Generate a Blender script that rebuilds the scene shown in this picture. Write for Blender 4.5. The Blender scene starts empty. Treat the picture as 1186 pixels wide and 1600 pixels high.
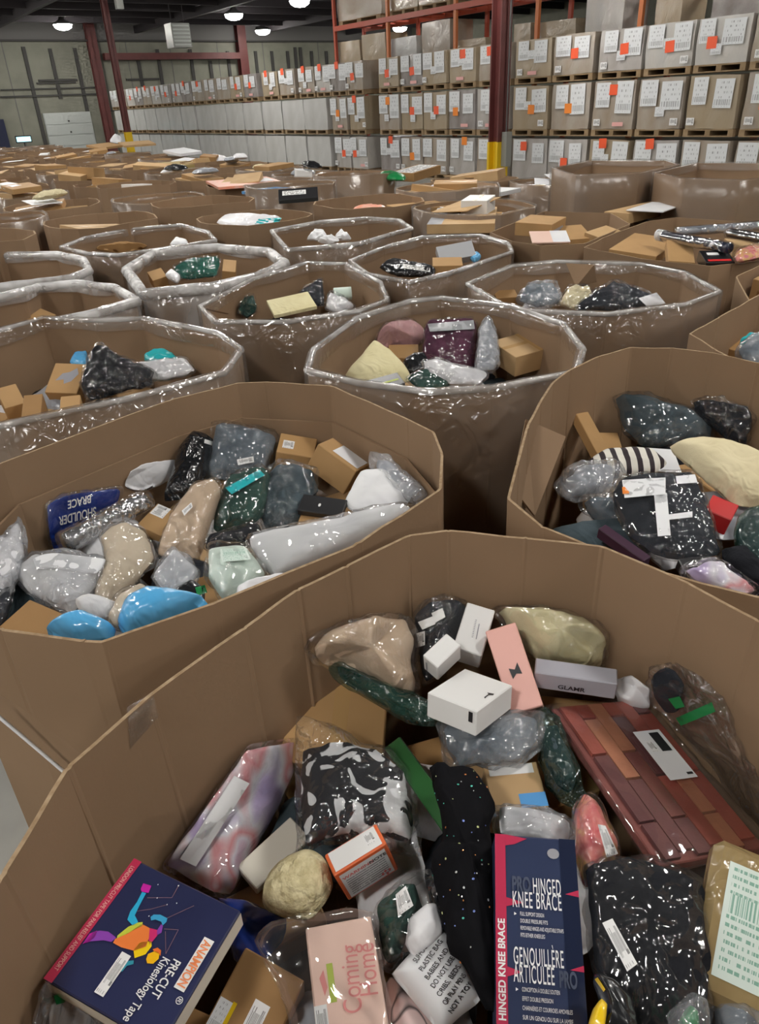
import bpy, bmesh, math, random
from mathutils import Vector, Matrix, noise
from mathutils.bvhtree import BVHTree
R = random.Random(7)
SC = bpy.context.scene
COL = SC.collection
V = Vector
# ------------------------------------------------------------------ camera
F = 1150.0
PITCH = math.atan(639 / 1150); ROLL = math.radians(2.7)
CAM = V((0, 0, 1.8))
FW = V((0, math.cos(PITCH), -math.sin(PITCH)))
_r0 = V((1, 0, 0)); _u0 = _r0.cross(FW)
CR = _r0 * math.cos(ROLL) - _u0 * math.sin(ROLL)
CU = _r0 * math.sin(ROLL) + _u0 * math.cos(ROLL)
cd = bpy.data.cameras.new('camera'); co = bpy.data.objects.new('camera', cd); COL.objects.link(co)
cd.sensor_fit = 'HORIZONTAL'; cd.sensor_width = 36; cd.lens = 36 * F / 1186
cd.clip_start = 0.02; cd.clip_end = 200
co.matrix_world = Matrix((
    (CR.x, CU.x, -FW.x, CAM.x), (CR.y, CU.y, -FW.y, CAM.y), (CR.z, CU.z, -FW.z, CAM.z), (0, 0, 0, 1)))
SC.camera = co
# ------------------------------------------------------------------ world, exposure
wd = bpy.data.worlds.new('world'); SC.world = wd; wd.use_nodes = True
wd.node_tree.nodes['Background'].inputs[0].default_value = (0.75, 0.82, 0.9, 1)
wd.node_tree.nodes['Background'].inputs[1].default_value = 0.05
SC.view_settings.view_transform = 'Standard'; SC.view_settings.look = 'None'
SC.view_settings.gamma = 1; SC.view_settings.use_curve_mapping = False
SC.view_settings.exposure = 0.3
SC.cycles.transparent_max_bounces = 14
SC.cycles.use_light_tree = False; SC.cycles.max_bounces = 6; SC.cycles.diffuse_bounces = 4; SC.cycles.glossy_bounces = 2
SC.cycles.use_adaptive_sampling = True; SC.cycles.adaptive_threshold = .05
SC.cycles.caustics_reflective = False; SC.cycles.caustics_refractive = False
SC.cycles.sample_clamp_indirect = 4.0
LAMP = 82.0          # emission strength of every ceiling lamp
# warehouse axes: s runs along the pallet wall, t across it
AZ = math.radians(-34.2)
WS = V((math.sin(AZ), math.cos(AZ), 0)); WT = V((WS.y, -WS.x, 0))
ROTW = math.atan2(WS.y, WS.x)          # local x of a thing in warehouse axes points along s
T0 = 13.3; SFAR = 44.0; CEIL = 5.85
def W(s, t, z=0.0): return WS * s + WT * t + V((0, 0, z))
def ray(x, y): return FW * F + CR * (x - 593) - CU * (y - 800)
def at(x, y, z):
    d = ray(x, y); return CAM + d * ((z - CAM.z) / d.z)
def on_plane(x, y, p, n):
    d = ray(x, y); return CAM + d * ((p - CAM).dot(n) / d.dot(n))
def st_at(x, y, s):
    p = on_plane(x, y, WS * s, WS); return p.dot(WT), p.z
def wall_st(x, y, t):
    p = on_plane(x, y, WT * t, WT); return p.dot(WS), p.z

# ------------------------------------------------------------------ materials
MATS = {}
def nt(name):
    m = bpy.data.materials.new(name); m.use_nodes = True
    MATS[name] = m; return m, m.node_tree.nodes, m.node_tree.links
def L4(c): return (c[0], c[1], c[2], 1)
def pmat(name, col, rough=.6, col2=None, nscale=6, bump=0, bscale=60, coat=0, metal=0, spec=.5, emit=None, estr=0, dist=.01, detail=4, ramp=(.35,.65), coord='Object', stretch=None, wrinkle=0, wscale=14):
    m, N, K = nt(name); b = N['Principled BSDF']
    b.inputs['Base Color'].default_value = L4(col); b.inputs['Roughness'].default_value = rough
    b.inputs['Metallic'].default_value = metal; b.inputs['Specular IOR Level'].default_value = spec
    b.inputs['Coat Weight'].default_value = coat; b.inputs['Coat Roughness'].default_value = .12
    if emit: b.inputs['Emission Color'].default_value = L4(emit); b.inputs['Emission Strength'].default_value = estr
    tc = N.new('ShaderNodeTexCoord'); src = tc.outputs[coord]
    if stretch:
        mp = N.new('ShaderNodeMapping'); mp.inputs['Scale'].default_value = stretch
        K.new(src, mp.inputs[0]); src = mp.outputs[0]
    if col2:
        n = N.new('ShaderNodeTexNoise'); n.inputs['Scale'].default_value = nscale; n.inputs['Detail'].default_value = detail
        r = N.new('ShaderNodeValToRGB'); r.color_ramp.elements[0].position, r.color_ramp.elements[1].position = ramp
        r.color_ramp.elements[0].color = L4(col); r.color_ramp.elements[1].color = L4(col2)
        K.new(src, n.inputs['Vector']); K.new(n.outputs[0], r.inputs[0]); K.new(r.outputs[0], b.inputs['Base Color'])
    prev = None
    if wrinkle:
        prev = crinkle(N, K, src, wscale, wrinkle)
    if bump:
        n = N.new('ShaderNodeTexNoise'); n.inputs['Scale'].default_value = bscale; n.inputs['Detail'].default_value = 3
        bp = N.new('ShaderNodeBump'); bp.inputs['Strength'].default_value = bump; bp.inputs['Distance'].default_value = dist
        K.new(src, n.inputs['Vector']); K.new(n.outputs[0], bp.inputs['Height'])
        if prev: K.new(prev, bp.inputs['Normal'])
        prev = bp.outputs[0]
    if prev:
        K.new(prev, b.inputs['Normal'])
        if coat: K.new(prev, b.inputs['Coat Normal'])
    return m
def crinkle(N, K, src, scale, strength, dist=.03):
    """folds of thin plastic: two layers of warped noise, a broad one and a fine creased one"""
    v = N.new('ShaderNodeTexNoise'); v.inputs['Scale'].default_value = scale; v.inputs['Detail'].default_value = 1; v.inputs['Distortion'].default_value = 2.0
    K.new(src, v.inputs['Vector'])
    u = N.new('ShaderNodeTexNoise'); u.noise_type = 'RIDGED_MULTIFRACTAL'; u.inputs['Scale'].default_value = scale * 1.7; u.inputs['Detail'].default_value = 0
    K.new(src, u.inputs['Vector'])
    ad = N.new('ShaderNodeMath'); ad.operation = 'MULTIPLY_ADD'; ad.inputs[1].default_value = .16; K.new(u.outputs[0], ad.inputs[0]); K.new(v.outputs[0], ad.inputs[2])
    bp = N.new('ShaderNodeBump'); bp.inputs['Strength'].default_value = strength; bp.inputs['Distance'].default_value = dist
    pn = N.new('ShaderNodeTexNoise'); pn.inputs['Scale'].default_value = scale * .35; pn.inputs['Detail'].default_value = 0; K.new(src, pn.inputs['Vector'])
    pr = N.new('ShaderNodeMapRange'); pr.inputs[1].default_value = .38; pr.inputs[2].default_value = .62; pr.inputs[3].default_value = strength * .15; pr.inputs[4].default_value = strength
    K.new(pn.outputs[0], pr.inputs[0]); K.new(pr.outputs[0], bp.inputs['Strength'])
    K.new(ad.outputs[0], bp.inputs['Height']); return bp.outputs[0]
def film(name, haze=.1, tint=(.95, .96, .97), rough=.12, scale=14, wr=.8, refl=.30, hcol=(.8, .82, .85), hnoise=None, gm=(.38, .07)):
    m, N, K = nt(name); N.remove(N['Principled BSDF']); out = N['Material Output']
    tc = N.new('ShaderNodeTexCoord'); src = tc.outputs['Object']
    nrm = crinkle(N, K, src, scale, wr)
    tr = N.new('ShaderNodeBsdfTransparent'); tr.inputs[0].default_value = L4(tint)
    gl = N.new('ShaderNodeBsdfGlossy'); gl.inputs['Roughness'].default_value = rough; gl.inputs[0].default_value = (.95, .95, .95, 1)
    df = N.new('ShaderNodeBsdfDiffuse'); df.inputs[0].default_value = L4(hcol)
    K.new(nrm, gl.inputs['Normal']); K.new(nrm, df.inputs['Normal'])
    m1 = N.new('ShaderNodeMixShader'); m1.inputs[0].default_value = haze
    if hnoise:
        n = N.new('ShaderNodeTexNoise'); n.inputs['Scale'].default_value = hnoise[0]; n.inputs['Detail'].default_value = 2
        mp = N.new('ShaderNodeMapping'); mp.inputs['Scale'].default_value = hnoise[3] if len(hnoise) > 3 else (1, 1, 1)
        rp = N.new('ShaderNodeMapRange'); rp.inputs[1].default_value = .4; rp.inputs[2].default_value = .72
        rp.inputs[3].default_value = hnoise[1]; rp.inputs[4].default_value = hnoise[2]
        K.new(src, mp.inputs[0]); K.new(mp.outputs[0], n.inputs['Vector']); K.new(n.outputs[0], rp.inputs[0]); K.new(rp.outputs[0], m1.inputs[0])
    K.new(tr.outputs[0], m1.inputs[1]); K.new(df.outputs[0], m1.inputs[2])
    fr = N.new('ShaderNodeLayerWeight'); fr.inputs[0].default_value = refl; K.new(nrm, fr.inputs['Normal'])
    cl = N.new('ShaderNodeMath'); cl.operation = 'MULTIPLY_ADD'; cl.inputs[1].default_value, cl.inputs[2].default_value = gm; cl.use_clamp = True
    K.new(fr.outputs['Fresnel'], cl.inputs[0])
    m2 = N.new('ShaderNodeMixShader'); K.new(cl.outputs[0], m2.inputs[0])
    K.new(m1.outputs[0], m2.inputs[1]); K.new(gl.outputs[0], m2.inputs[2]); K.new(m2.outputs[0], out.inputs[0])
    return m
def printed(name, paper, ink, rows=9, dens=.5, bars=(.58, .95), barx=60):
    """paper with printed lines of small type and a bar code, laid out in the label's own uv"""
    m, N, K = nt(name); b = N['Principled BSDF']; b.inputs['Roughness'].default_value = .45
    uv = N.new('ShaderNodeUVMap'); sp = N.new('ShaderNodeSeparateXYZ'); K.new(uv.outputs[0], sp.inputs[0])
    def mth(op, a, bb=None, c=None):
        n = N.new('ShaderNodeMath'); n.operation = op
        for i, x in enumerate((a, bb, c)):
            if x is None: continue
            if isinstance(x, (int, float)): n.inputs[i].default_value = x
            else: K.new(x, n.inputs[i])
        return n.outputs[0]
    x, y = sp.outputs[0], sp.outputs[1]
    line = mth('LESS_THAN', mth('FRACT', mth('MULTIPLY', y, rows)), .45)
    cx = N.new('ShaderNodeCombineXYZ'); K.new(mth('MULTIPLY', x, rows * 2.2), cx.inputs[0]); K.new(mth('FLOOR', mth('MULTIPLY', y, rows)), cx.inputs[1])
    nz = N.new('ShaderNodeTexNoise'); nz.inputs['Scale'].default_value = 1.3; nz.inputs['Detail'].default_value = 3; K.new(cx.outputs[0], nz.inputs['Vector'])
    txt = mth('MULTIPLY', line, mth('GREATER_THAN', nz.outputs[0], 1 - dens))
    nb = N.new('ShaderNodeTexNoise'); nb.noise_dimensions = '1D'; nb.inputs['Scale'].default_value = barx; nb.inputs['Detail'].default_value = 1; K.new(x, nb.inputs['W'])
    inb = mth('MULTIPLY', mth('GREATER_THAN', y, bars[0]), mth('LESS_THAN', y, bars[1]))
    bar = mth('MULTIPLY', inb, mth('GREATER_THAN', nb.outputs[0], .5))
    txt = mth('MULTIPLY', txt, mth('SUBTRACT', 1.0, inb))
    mg = mth('MULTIPLY', mth('MULTIPLY', mth('GREATER_THAN', x, .07), mth('LESS_THAN', x, .93)), mth('MULTIPLY', mth('GREATER_THAN', y, .04), mth('LESS_THAN', y, .96)))
    k = mth('MULTIPLY', mth('MAXIMUM', txt, bar), mg)
    mix = N.new('ShaderNodeMix'); mix.data_type = 'RGBA'; K.new(k, mix.inputs[0]); mix.inputs[6].default_value = L4(paper); mix.inputs[7].default_value = L4(ink)
    K.new(mix.outputs[2], b.inputs['Base Color']); return m
def ramp_mat(name, stops, scale=8, rough=.5, coat=0, stretch=None, detail=3, wrinkle=0, wscale=14, const=False, dist=0):
    m = pmat(name, (1, 1, 1), rough, coat=coat, wrinkle=wrinkle, wscale=wscale)
    N, K = m.node_tree.nodes, m.node_tree.links
    tc = N.new('ShaderNodeTexCoord'); mp = N.new('ShaderNodeMapping'); K.new(tc.outputs['Object'], mp.inputs[0])
    if stretch: mp.inputs['Scale'].default_value = stretch
    n = N.new('ShaderNodeTexNoise'); n.inputs['Scale'].default_value = scale; n.inputs['Detail'].default_value = detail; n.inputs['Distortion'].default_value = dist
    r = N.new('ShaderNodeValToRGB'); e = r.color_ramp.elements
    if const: r.color_ramp.interpolation = 'CONSTANT'
    while len(e) < len(stops): e.new(.5)
    for i, (p, c) in enumerate(stops): e[i].position = p; e[i].color = L4(c)
    K.new(mp.outputs[0], n.inputs['Vector']); K.new(n.outputs[0], r.inputs[0]); K.new(r.outputs[0], N['Principled BSDF'].inputs['Base Color'])
    return m
KR = (.308, .203, .124)
pmat('board', KR, .75, (.270, .177, .107), 2.2, bump=.10, bscale=140, dist=.002, spec=.25)
pmat('board_edge', (.40, .29, .18), .85, (.27, .18, .10), 60, spec=.2)
pmat('kraft', (.47, .285, .125), .65, (.41, .245, .105), 5, bump=.05, bscale=120, dist=.002, spec=.3)
pmat('kraft_pale', (.55, .37, .19), .65, (.48, .31, .15), 5, spec=.3)
pmat('kraft_dark', (.36, .205, .082), .65, (.31, .175, .07), 5, spec=.3)
pmat('tape', (.50, .31, .13), .25, spec=.6)
pmat('clear_tape', (.36, .25, .165), .12, (.42, .31, .22), 30, wrinkle=.7, wscale=60, spec=.7, coat=.6)
film('wrap', .10, (.98, .975, .97), .14, 12, .55, .28, (.60, .55, .51), (3.0, .03, .22, (1, 1, .35)))
film('wrap_far', .12, (.95, .95, .95), .25, 6, .4, .25, (.60, .53, .48), (2.2, .03, .2, (1, 1, .35)), (.25, .03))
film('bunched', .5, (.98, .98, .98), .2, 12, .5, .3, (.84, .84, .84), (6, .30, 1.0), (.15, .03))
film('wrap_white', .3, (.98, .975, .97), .14, 9, .55, .28, (.72, .70, .69), (4.0, .08, .62, (1, 1, .5)))
film('tape_film', .10, (.96, .95, .94), .06, 70, .9, .34, (.6, .55, .5))
film('poly_flat', .012, (.99, .99, .99), .1, 7, .45, .34, gm=(.3, .05))
film('poly', .014, (.99, .99, .99), .11, 12, .85, .34)
film('poly_fine', .012, (.99, .99, .99), .10, 18, .9, .34)
film('poly_milky', .20, (.97, .975, .98), .13, 20, .8, .3, (.72, .74, .78), (9, .06, .45))
film('poly_grey', .2, (.75, .77, .79), .1, 22, .8, .3, (.30, .33, .36))
film('poly_green', .14, (.70, .80, .76), .08, 24, .9, .3, (.07, .17, .14))
def cloth(n, c, c2=None, **k): return pmat(n, c, .85, c2, k.pop('ns', 9), bump=.35, bscale=300, dist=.002, spec=.12, wrinkle=.6, wscale=13, **k)
cloth('beige_cloth', (.68, .53, .39), (.60, .45, .32)); cloth('foam_cream', (.74, .64, .50), (.68, .57, .43)); cloth('cream_cloth', (.74, .66, .44), (.66, .58, .37))
cloth('black_cloth', (.010, .011, .014), (.020, .021, .026)); cloth('charcoal', (.022, .025, .032), (.045, .05, .06))
cloth('grey_blue', (.12, .15, .18), (.2, .235, .27)); cloth('dark_green', (.02, .055, .045), (.05, .11, .09))
cloth('teal_cloth', (.05, .30, .31), (.09, .4, .42)); cloth('plum', (.085, .022, .05), (.13, .04, .08))
cloth('pink_cloth', (.72, .42, .42), (.62, .34, .35)); cloth('pale_yellow', (.76, .70, .44), (.69, .62, .36))
cloth('slate', (.045, .065, .075), (.09, .12, .14)); cloth('white_cloth', (.72, .72, .72), (.6, .6, .62))
cloth('navy_cloth', (.012, .022, .11), (.02, .035, .16))
pmat('white_card', (.78, .78, .77), .5); pmat('ivory_card', (.74, .70, .60), .5); pmat('grey_card', (.40, .40, .45), .35, coat=.2)
pmat('pink_card', (.78, .42, .36), .45); pmat('pale_pink', (.80, .56, .47), .45); pmat('navy_card', (.022, .026, .075), .28, (.032, .038, .1), 3, coat=.4)
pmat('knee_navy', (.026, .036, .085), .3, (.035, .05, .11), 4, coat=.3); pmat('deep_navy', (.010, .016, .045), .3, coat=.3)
pmat('crimson', (.50, .03, .085), .35, coat=.3); pmat('red_card', (.62, .03, .03), .3, coat=.5); pmat('orange_card', (.78, .16, .05), .4)
pmat('green_card', (.03, .12, .035), .3, coat=.4); pmat('black_card', (.012, .012, .014), .3, coat=.4); pmat('black_print', (.015, .015, .018), .5)
pmat('pink_print', (.75, .16, .16), .5); pmat('white_print', (.8, .8, .8), .5); pmat('grey_print', (.30, .30, .33), .5); pmat('faint_print', (.06, .075, .125), .5)
pmat('orange_print', (.8, .25, .09), .5)
pmat('blue_card', (.10, .35, .72), .4); pmat('lime_print', (.42, .5, .08), .5); pmat('yellow_plastic', (.82, .55, .01), .3, coat=.4)
pmat('green_tape', (.01, .22, .06), .3, coat=.4); pmat('white_sheet', (.80, .81, .82), .5, (.74, .75, .78), 8)
pmat('mailer_white', (.80, .80, .82), .38, (.71, .71, .74), 10, coat=.25, wrinkle=.35, wscale=14)
pmat('mailer_grey', (.36, .38, .42), .3, (.28, .3, .34), 10, coat=.25, wrinkle=.35, wscale=14)
pmat('blue_plastic', (.08, .38, .72), .22, (.14, .46, .78), 6, coat=.6, wrinkle=.5, wscale=14)
pmat('royal_plastic', (.015, .04, .26), .2, (.02, .06, .36), 8, coat=.6, wrinkle=.5, wscale=14)
pmat('black_plastic', (.012, .013, .015), .25, coat=.5, wrinkle=.4, wscale=20); pmat('teal_plastic', (.03, .42, .45), .25, coat=.5, wrinkle=.4)
pmat('silver_roll', (.55, .56, .58), .18, (.40, .41, .43), 14, metal=.7, wrinkle=.4, wscale=26)
pmat('fluff', (.76, .68, .42), .9, (.55, .47, .26), 70, bump=1.0, bscale=75, dist=.012, detail=2)
pmat('kraft_glassine', (.33, .24, .11), .3, (.27, .19, .085), 12, coat=.5, wrinkle=.4, wscale=22)
pmat('sage_plastic', (.22, .26, .17), .35, coat=.3); pmat('salmon', (.80, .28, .17), .4, (.75, .42, .32), 20, coat=.3)
pmat('mint_label', (.62, .74, .66), .45); pmat('olive_card', (.36, .27, .10), .5)
ramp_mat('zebra', [(0, (.012, .012, .016)), (.51, (.012, .012, .016)), (.53, (.72, .73, .75)), (1, (.8, .8, .8))], 15, .7, dist=1.6, detail=1.5, const=False)
ramp_mat('candy', [(.25, (.30, .24, .52)), (.4, (.55, .45, .70)), (.48, (.78, .76, .82)), (.56, (.74, .30, .32)), (.63, (.80, .74, .82)), (.75, (.62, .10, .38))], 7, .5, stretch=(1.6, 1, 1), detail=2)
ramp_mat('floral', [(.3, (.70, .12, .14)), (.45, (.80, .28, .24)), (.55, (.82, .50, .16)), (.68, (.75, .22, .28))], 22, .4, coat=.5, wrinkle=.5)
m_ = pmat('stripe_cloth', (.78, .75, .68), .8); N_, K_ = m_.node_tree.nodes, m_.node_tree.links
w_ = N_.new('ShaderNodeTexWave'); w_.inputs['Scale'].default_value = 9; w_.inputs['Distortion'].default_value = 1.0; t_ = N_.new('ShaderNodeTexCoord'); r_ = N_.new('ShaderNodeValToRGB'); r_.color_ramp.interpolation = 'CONSTANT'
r_.color_ramp.elements[0].color = (.03, .02, .025, 1); r_.color_ramp.elements[1].color = (.78, .75, .68, 1); r_.color_ramp.elements[1].position = .42
K_.new(t_.outputs['Object'], w_.inputs[0]); K_.new(w_.outputs[1], r_.inputs[0]); K_.new(r_.outputs[0], N_['Principled BSDF'].inputs['Base Color'])
ramp_mat('doodle', [(0, (.80, .62, .60)), (.48, (.80, .62, .60)), (.495, (.03, .02, .02)), (.51, (.80, .62, .60)), (1, (.82, .66, .66))], 11, .5, detail=1, coat=.3)
ramp_mat('sequin_cloth', [(0, (.005, .005, .006)), (1, (.009, .009, .011))], 20, .9); M_ = MATS['sequin_cloth'].node_tree.nodes['Principled BSDF']; M_.inputs['Specular IOR Level'].default_value = .08
pmat('poly_grey_solid', (.42, .43, .45), .35, coat=.3); pmat('plum_card', (.05, .018, .04), .4); cloth('green_plush', (.015, .10, .075), (.03, .16, .12))
printed('label', (.80, .81, .82), (.12, .12, .13), 8, .5); printed('label_small', (.80, .80, .80), (.2, .2, .2), 4, .45, (.35, .75), 26)
printed('label_mint', (.66, .76, .70), (.22, .42, .33), 14, .52, (.55, .72), 34); printed('label_far', (.74, .76, .78), (.34, .35, .36), 6, .42, (.1, .3), 20)
printed('label_type', (.80, .80, .80), (.3, .3, .32), 12, .62, (.99, 1), 20)
printed('print_black', (.75, .75, .74), (.02, .02, .02), 5, .55, (.99, 1), 20)
def emis(name, c, s):
    m, N, K = nt(name); b = N['Principled BSDF']; b.inputs['Base Color'].default_value = (0, 0, 0, 1)
    b.inputs['Emission Color'].default_value = L4(c); b.inputs['Emission Strength'].default_value = s; return m
emis('lamp_glow', (1.0, .965, .91), LAMP); emis('screen_glow', (.35, .75, .85), 2.2)
pmat('lamp_body', (.12, .12, .12), .5); pmat('ceiling_paint', (.045, .040, .047), .9, (.03, .027, .032), 1.2); pmat('joist_paint', (.035, .030, .034), .8)
pmat('floor_concrete', (.36, .36, .33), .45, (.28, .28, .26), 3, bump=.05)
pmat('wall_panel', (.25, .25, .20), .7, (.20, .20, .16), 1.1); pmat('wall_strip', (.05, .048, .045), .7); pmat('wall_dark', (.16, .155, .15), .8)
pmat('oxide_red', (.135, .035, .032), .5, (.10, .026, .024), 2); pmat('rack_red', (.42, .075, .04), .45); pmat('rack_orange', (.62, .20, .07), .45)
pmat('safety_yellow', (.72, .47, .01), .45); pmat('door_white', (.50, .53, .51), .5); pmat('grey_metal', (.30, .31, .29), .4, metal=.4); pmat('dark_blue', (.01, .015, .05), .4)
pmat('pallet_wood', (.33, .23, .13), .8, (.25, .17, .09), 9); pmat('pallet_shade', (.2, .14, .08), .8)
def loadm(n, c, c2): pmat(n, c, .35, c2, 2.2, coat=.55, wrinkle=.45, wscale=5, stretch=(1, 1, .5))
loadm('load_kraft', (.34, .27, .20), (.42, .375, .325)); loadm('load_grey', (.38, .35, .32), (.50, .475, .455)); loadm('load_tan', (.36, .28, .18), (.39, .32, .23))
loadm('load_dark', (.22, .19, .175), (.36, .335, .325)); loadm('load_silver', (.47, .47, .455), (.57, .57, .56)); loadm('load_white', (.48, .47, .45), (.56, .53, .49))
pmat('orange_sticker', (.92, .12, .04), .5, emit=None); pmat('amber_sticker', (.88, .26, .03), .5); pmat('pink_sticker', (.78, .42, .40), .5)
for i, c in enumerate([(.46, .10, .07), (.62, .24, .13), (.19, .06, .06), (.30, .085, .07), (.50, .12, .085)]):
    pmat('brick_%d' % i, c, .6, tuple(x * .75 for x in c), 14, bump=.4, bscale=90, dist=.004)
def M(n): return MATS[n]

# ------------------------------------------------------------------ mesh helpers
def tag(o, label=None, cat=None, group=None, kind=None):
    if label: o['label'] = label
    if cat: o['category'] = cat
    if group: o['group'] = group
    if kind: o['kind'] = kind
    return o
def link(name, me, parent=None, loc=None):
    o = bpy.data.objects.new(name, me); COL.objects.link(o)
    if parent is not None: o.parent = parent
    if loc is not None: o.location = loc
    return o
def root(name, loc, label, cat, group=None, rz=0):
    o = link(name, None, None, loc); o.empty_display_size = .05
    o.rotation_euler = (0, 0, rz)
    return tag(o, label, cat, group)
def mesh(name, vs, fs, mats, smooth=False, uv=None, fmat=None):
    me = bpy.data.meshes.new(name)
    me.from_pydata([tuple(v) for v in vs], [], fs)
    for m in (mats if isinstance(mats, (list, tuple)) else [mats]): me.materials.append(M(m))
    if smooth: me.polygons.foreach_set('use_smooth', [True] * len(fs))
    if fmat: me.polygons.foreach_set('material_index', fmat)
    if uv:
        l = me.uv_layers.new(name='UVMap')
        for lp in me.loops: l.data[lp.index].uv = uv[lp.vertex_index]
    me.update(); return me
def wobj(name, vs, fs, mats, parent=None, org=None, **k):
    """world-space vertices -> object (child of parent, whose origin is subtracted, or a root placed at org)"""
    o = V((0, 0, 0)) if parent is not None else V(org); q = parent
    while q is not None: o = o + q.location; q = q.parent
    me = mesh(name, [V(v) - V(o) for v in vs], fs, mats, **k)
    ob = link(name, me, parent)
    if parent is None: ob.location = o
    return ob
BOXF = [(0, 3, 2, 1), (4, 5, 6, 7), (0, 1, 5, 4), (1, 2, 6, 5), (2, 3, 7, 6), (3, 0, 4, 7)]
def boxv(a, b): return [(x, y, z) for z in (a[2], b[2]) for x, y in ((a[0], a[1]), (b[0], a[1]), (b[0], b[1]), (a[0], b[1]))]
def boxes(lst):
    vs, fs = [], []
    for a, b in lst:
        k = len(vs); vs += boxv(a, b); fs += [tuple(i + k for i in f) for f in BOXF]
    return vs, fs
def bevel_mesh(me, w, seg=1):
    bm = bmesh.new(); bm.from_mesh(me)
    bmesh.ops.bevel(bm, geom=list(bm.edges), offset=w, segments=seg, affect='EDGES', profile=.5)
    bm.to_mesh(me); bm.free(); return me
def wbox(name, a, b, mat, parent, kind=None):
    """box in warehouse axes (s, t, z) as a mesh under parent or at top level"""
    c = W((a[0] + b[0]) / 2, (a[1] + b[1]) / 2, a[2])
    vs = [W(*p) for p in boxv(a, b)]
    # W is a mirrored frame (s,t,z): flip the faces
    o = wobj(name, vs, [f[::-1] for f in BOXF], mat, parent, c)
    if kind: o['kind'] = kind
    return o
CIRC = lambda n, r, z, ph=0: [(r * math.cos(2 * math.pi * i / n + ph), r * math.sin(2 * math.pi * i / n + ph), z) for i in range(n)]
def lathe(prof, n=24):
    vs, fs = [], []
    for r, z in prof: vs += CIRC(n, r, z)
    for k in range(len(prof) - 1):
        for i in range(n):
            j = (i + 1) % n; fs.append((k * n + i, k * n + j, (k + 1) * n + j, (k + 1) * n + i))
    return vs, fs

# ------------------------------------------------------------------ the building
def setting(o, label, cat='structure'): return tag(o, label, None, None, 'structure')
fl = wbox('floor', (-14, -18, -.1), (SFAR + .2, 34, 0), 'floor_concrete', None, 'structure')
ce = wbox('ceiling', (-14, -18, CEIL), (SFAR + .2, 34, CEIL + .1), 'ceiling_paint', None, 'structure')
wbox('wall_back', (-14.2, -18, 0), (-14, 34, CEIL), 'wall_panel', None, 'structure')
wbox('wall_left', (-14, -18.2, 0), (SFAR, -18, CEIL), 'wall_panel', None, 'structure')
wbox('wall_right', (-14, 34, 0), (SFAR, 34.2, CEIL), 'wall_panel', None, 'structure')
wf = wbox('wall_far', (SFAR, -18, 0), (SFAR + .2, 34, CEIL), 'wall_panel', None, 'structure')
wbox('upper_shade', (SFAR - .12, -18, 5.12), (SFAR, 34, CEIL), 'wall_dark', wf)  # shade below the ceiling, put into the wall as a darker band
wbox('ledge', (SFAR - .25, -18, 5.06), (SFAR, 34, 5.14), 'wall_strip', wf)
def wall_px(name, x0, y0, x1, y1, wd, mat, dep=.08):
    """strip on the far wall between two photo points"""
    (ta, za), (tb, zb) = st_at(x0, y0, SFAR), st_at(x1, y1, SFAR)
    if abs(ta - tb) > abs(za - zb):
        z = (za + zb) / 2; wbox(name, (SFAR - dep, min(ta, tb), z - wd / 2), (SFAR, max(ta, tb), z + wd / 2), mat, wf)
    else:
        t = (ta + tb) / 2; wbox(name, (SFAR - dep, t - wd / 2, max(0, min(za, zb))), (SFAR, t + wd / 2, max(za, zb)), mat, wf)
for x0, y0, x1, y1 in [(35, 73, 72, 226), (77, 76, 95, 154), (117, 75, 146, 226), (216, 95, 222, 135), (245, 77, 254, 135), (297, 77, 303, 130), (328, 95, 332, 130), (356, 80, 359, 125),
                       (400, 80, 401, 120), (425, 80, 426, 115), (450, 80, 450, 115), (462, 74, 462, 115), (470, 74, 470, 115), (487, 80, 487, 110), (510, 80, 510, 105)]:
    wall_px('wall_strip', x0, y0, x1, y1, .17, 'wall_strip')
for x0, x1, y0, y1, wd in [(0, 165, 152, 146, .07), (0, 150, 140, 137, .05), (60, 120, 127, 124, .09), (57, 118, 131, 128, .06), (197, 248, 125, 123, .09), (160, 196, 174, 172, .04)]:
    wall_px('conduit', x0, y0, x1, y1, wd, 'wall_strip', .1)
for x in (-60, 15, 165, 205, 272, 345, 415, 500):            # panel joints
    t, _ = st_at(x, 120, SFAR); wbox('panel_joint', (SFAR - .012, t - .02, 0), (SFAR, t + .02, 5.1), 'wall_dark', wf)
ta, _ = st_at(160, 92, SFAR); tb, _ = st_at(376, 88, SFAR)
def column(name, s, t, w, d, zy, mat, label, top=CEIL):
    r = root(name, W(s, t), label, 'column')
    vs, fs = boxes([((-d / 2, -w / 2, 0), (-d / 2 + .03, w / 2, top)), ((d / 2 - .03, -w / 2, 0), (d / 2, w / 2, top)), ((-d / 2, -.02, 0), (d / 2, .02, top))])
    o = link('beam', mesh('beam', vs, fs, mat), r)
    if zy:
        e = .012
        vs, fs = boxes([((-d / 2 - e, -w / 2 - e, 0), (-d / 2 + .03 + e, w / 2 + e, zy)), ((d / 2 - .03 - e, -w / 2 - e, 0), (d / 2 + e, w / 2 + e, zy)), ((-d / 2, -.02 - e, 0), (d / 2, .02 + e, zy))])
        link('guard', mesh('guard', vs, fs, 'safety_yellow'), r)
    r.rotation_euler = (0, 0, ROTW); return r
t_, _ = st_at(152, 110, SFAR - .3); column('wall_column', SFAR - .3, t_, .46, .3, 0, 'oxide_red', 'dark red steel column on the far wall beside the dock door')
t_, _ = st_at(378, 80, SFAR - .3); column('wall_column', SFAR - .3, t_, .5, .4, 0, 'oxide_red', 'dark red steel column on the far wall behind the middle of the pallet stacks')
g = wbox('wall_beam', (SFAR - .5, ta, 4.25), (SFAR - .12, tb, 4.55), 'oxide_red', None); tag(g, 'dark red horizontal steel beam between the two wall columns', 'beam')
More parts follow.
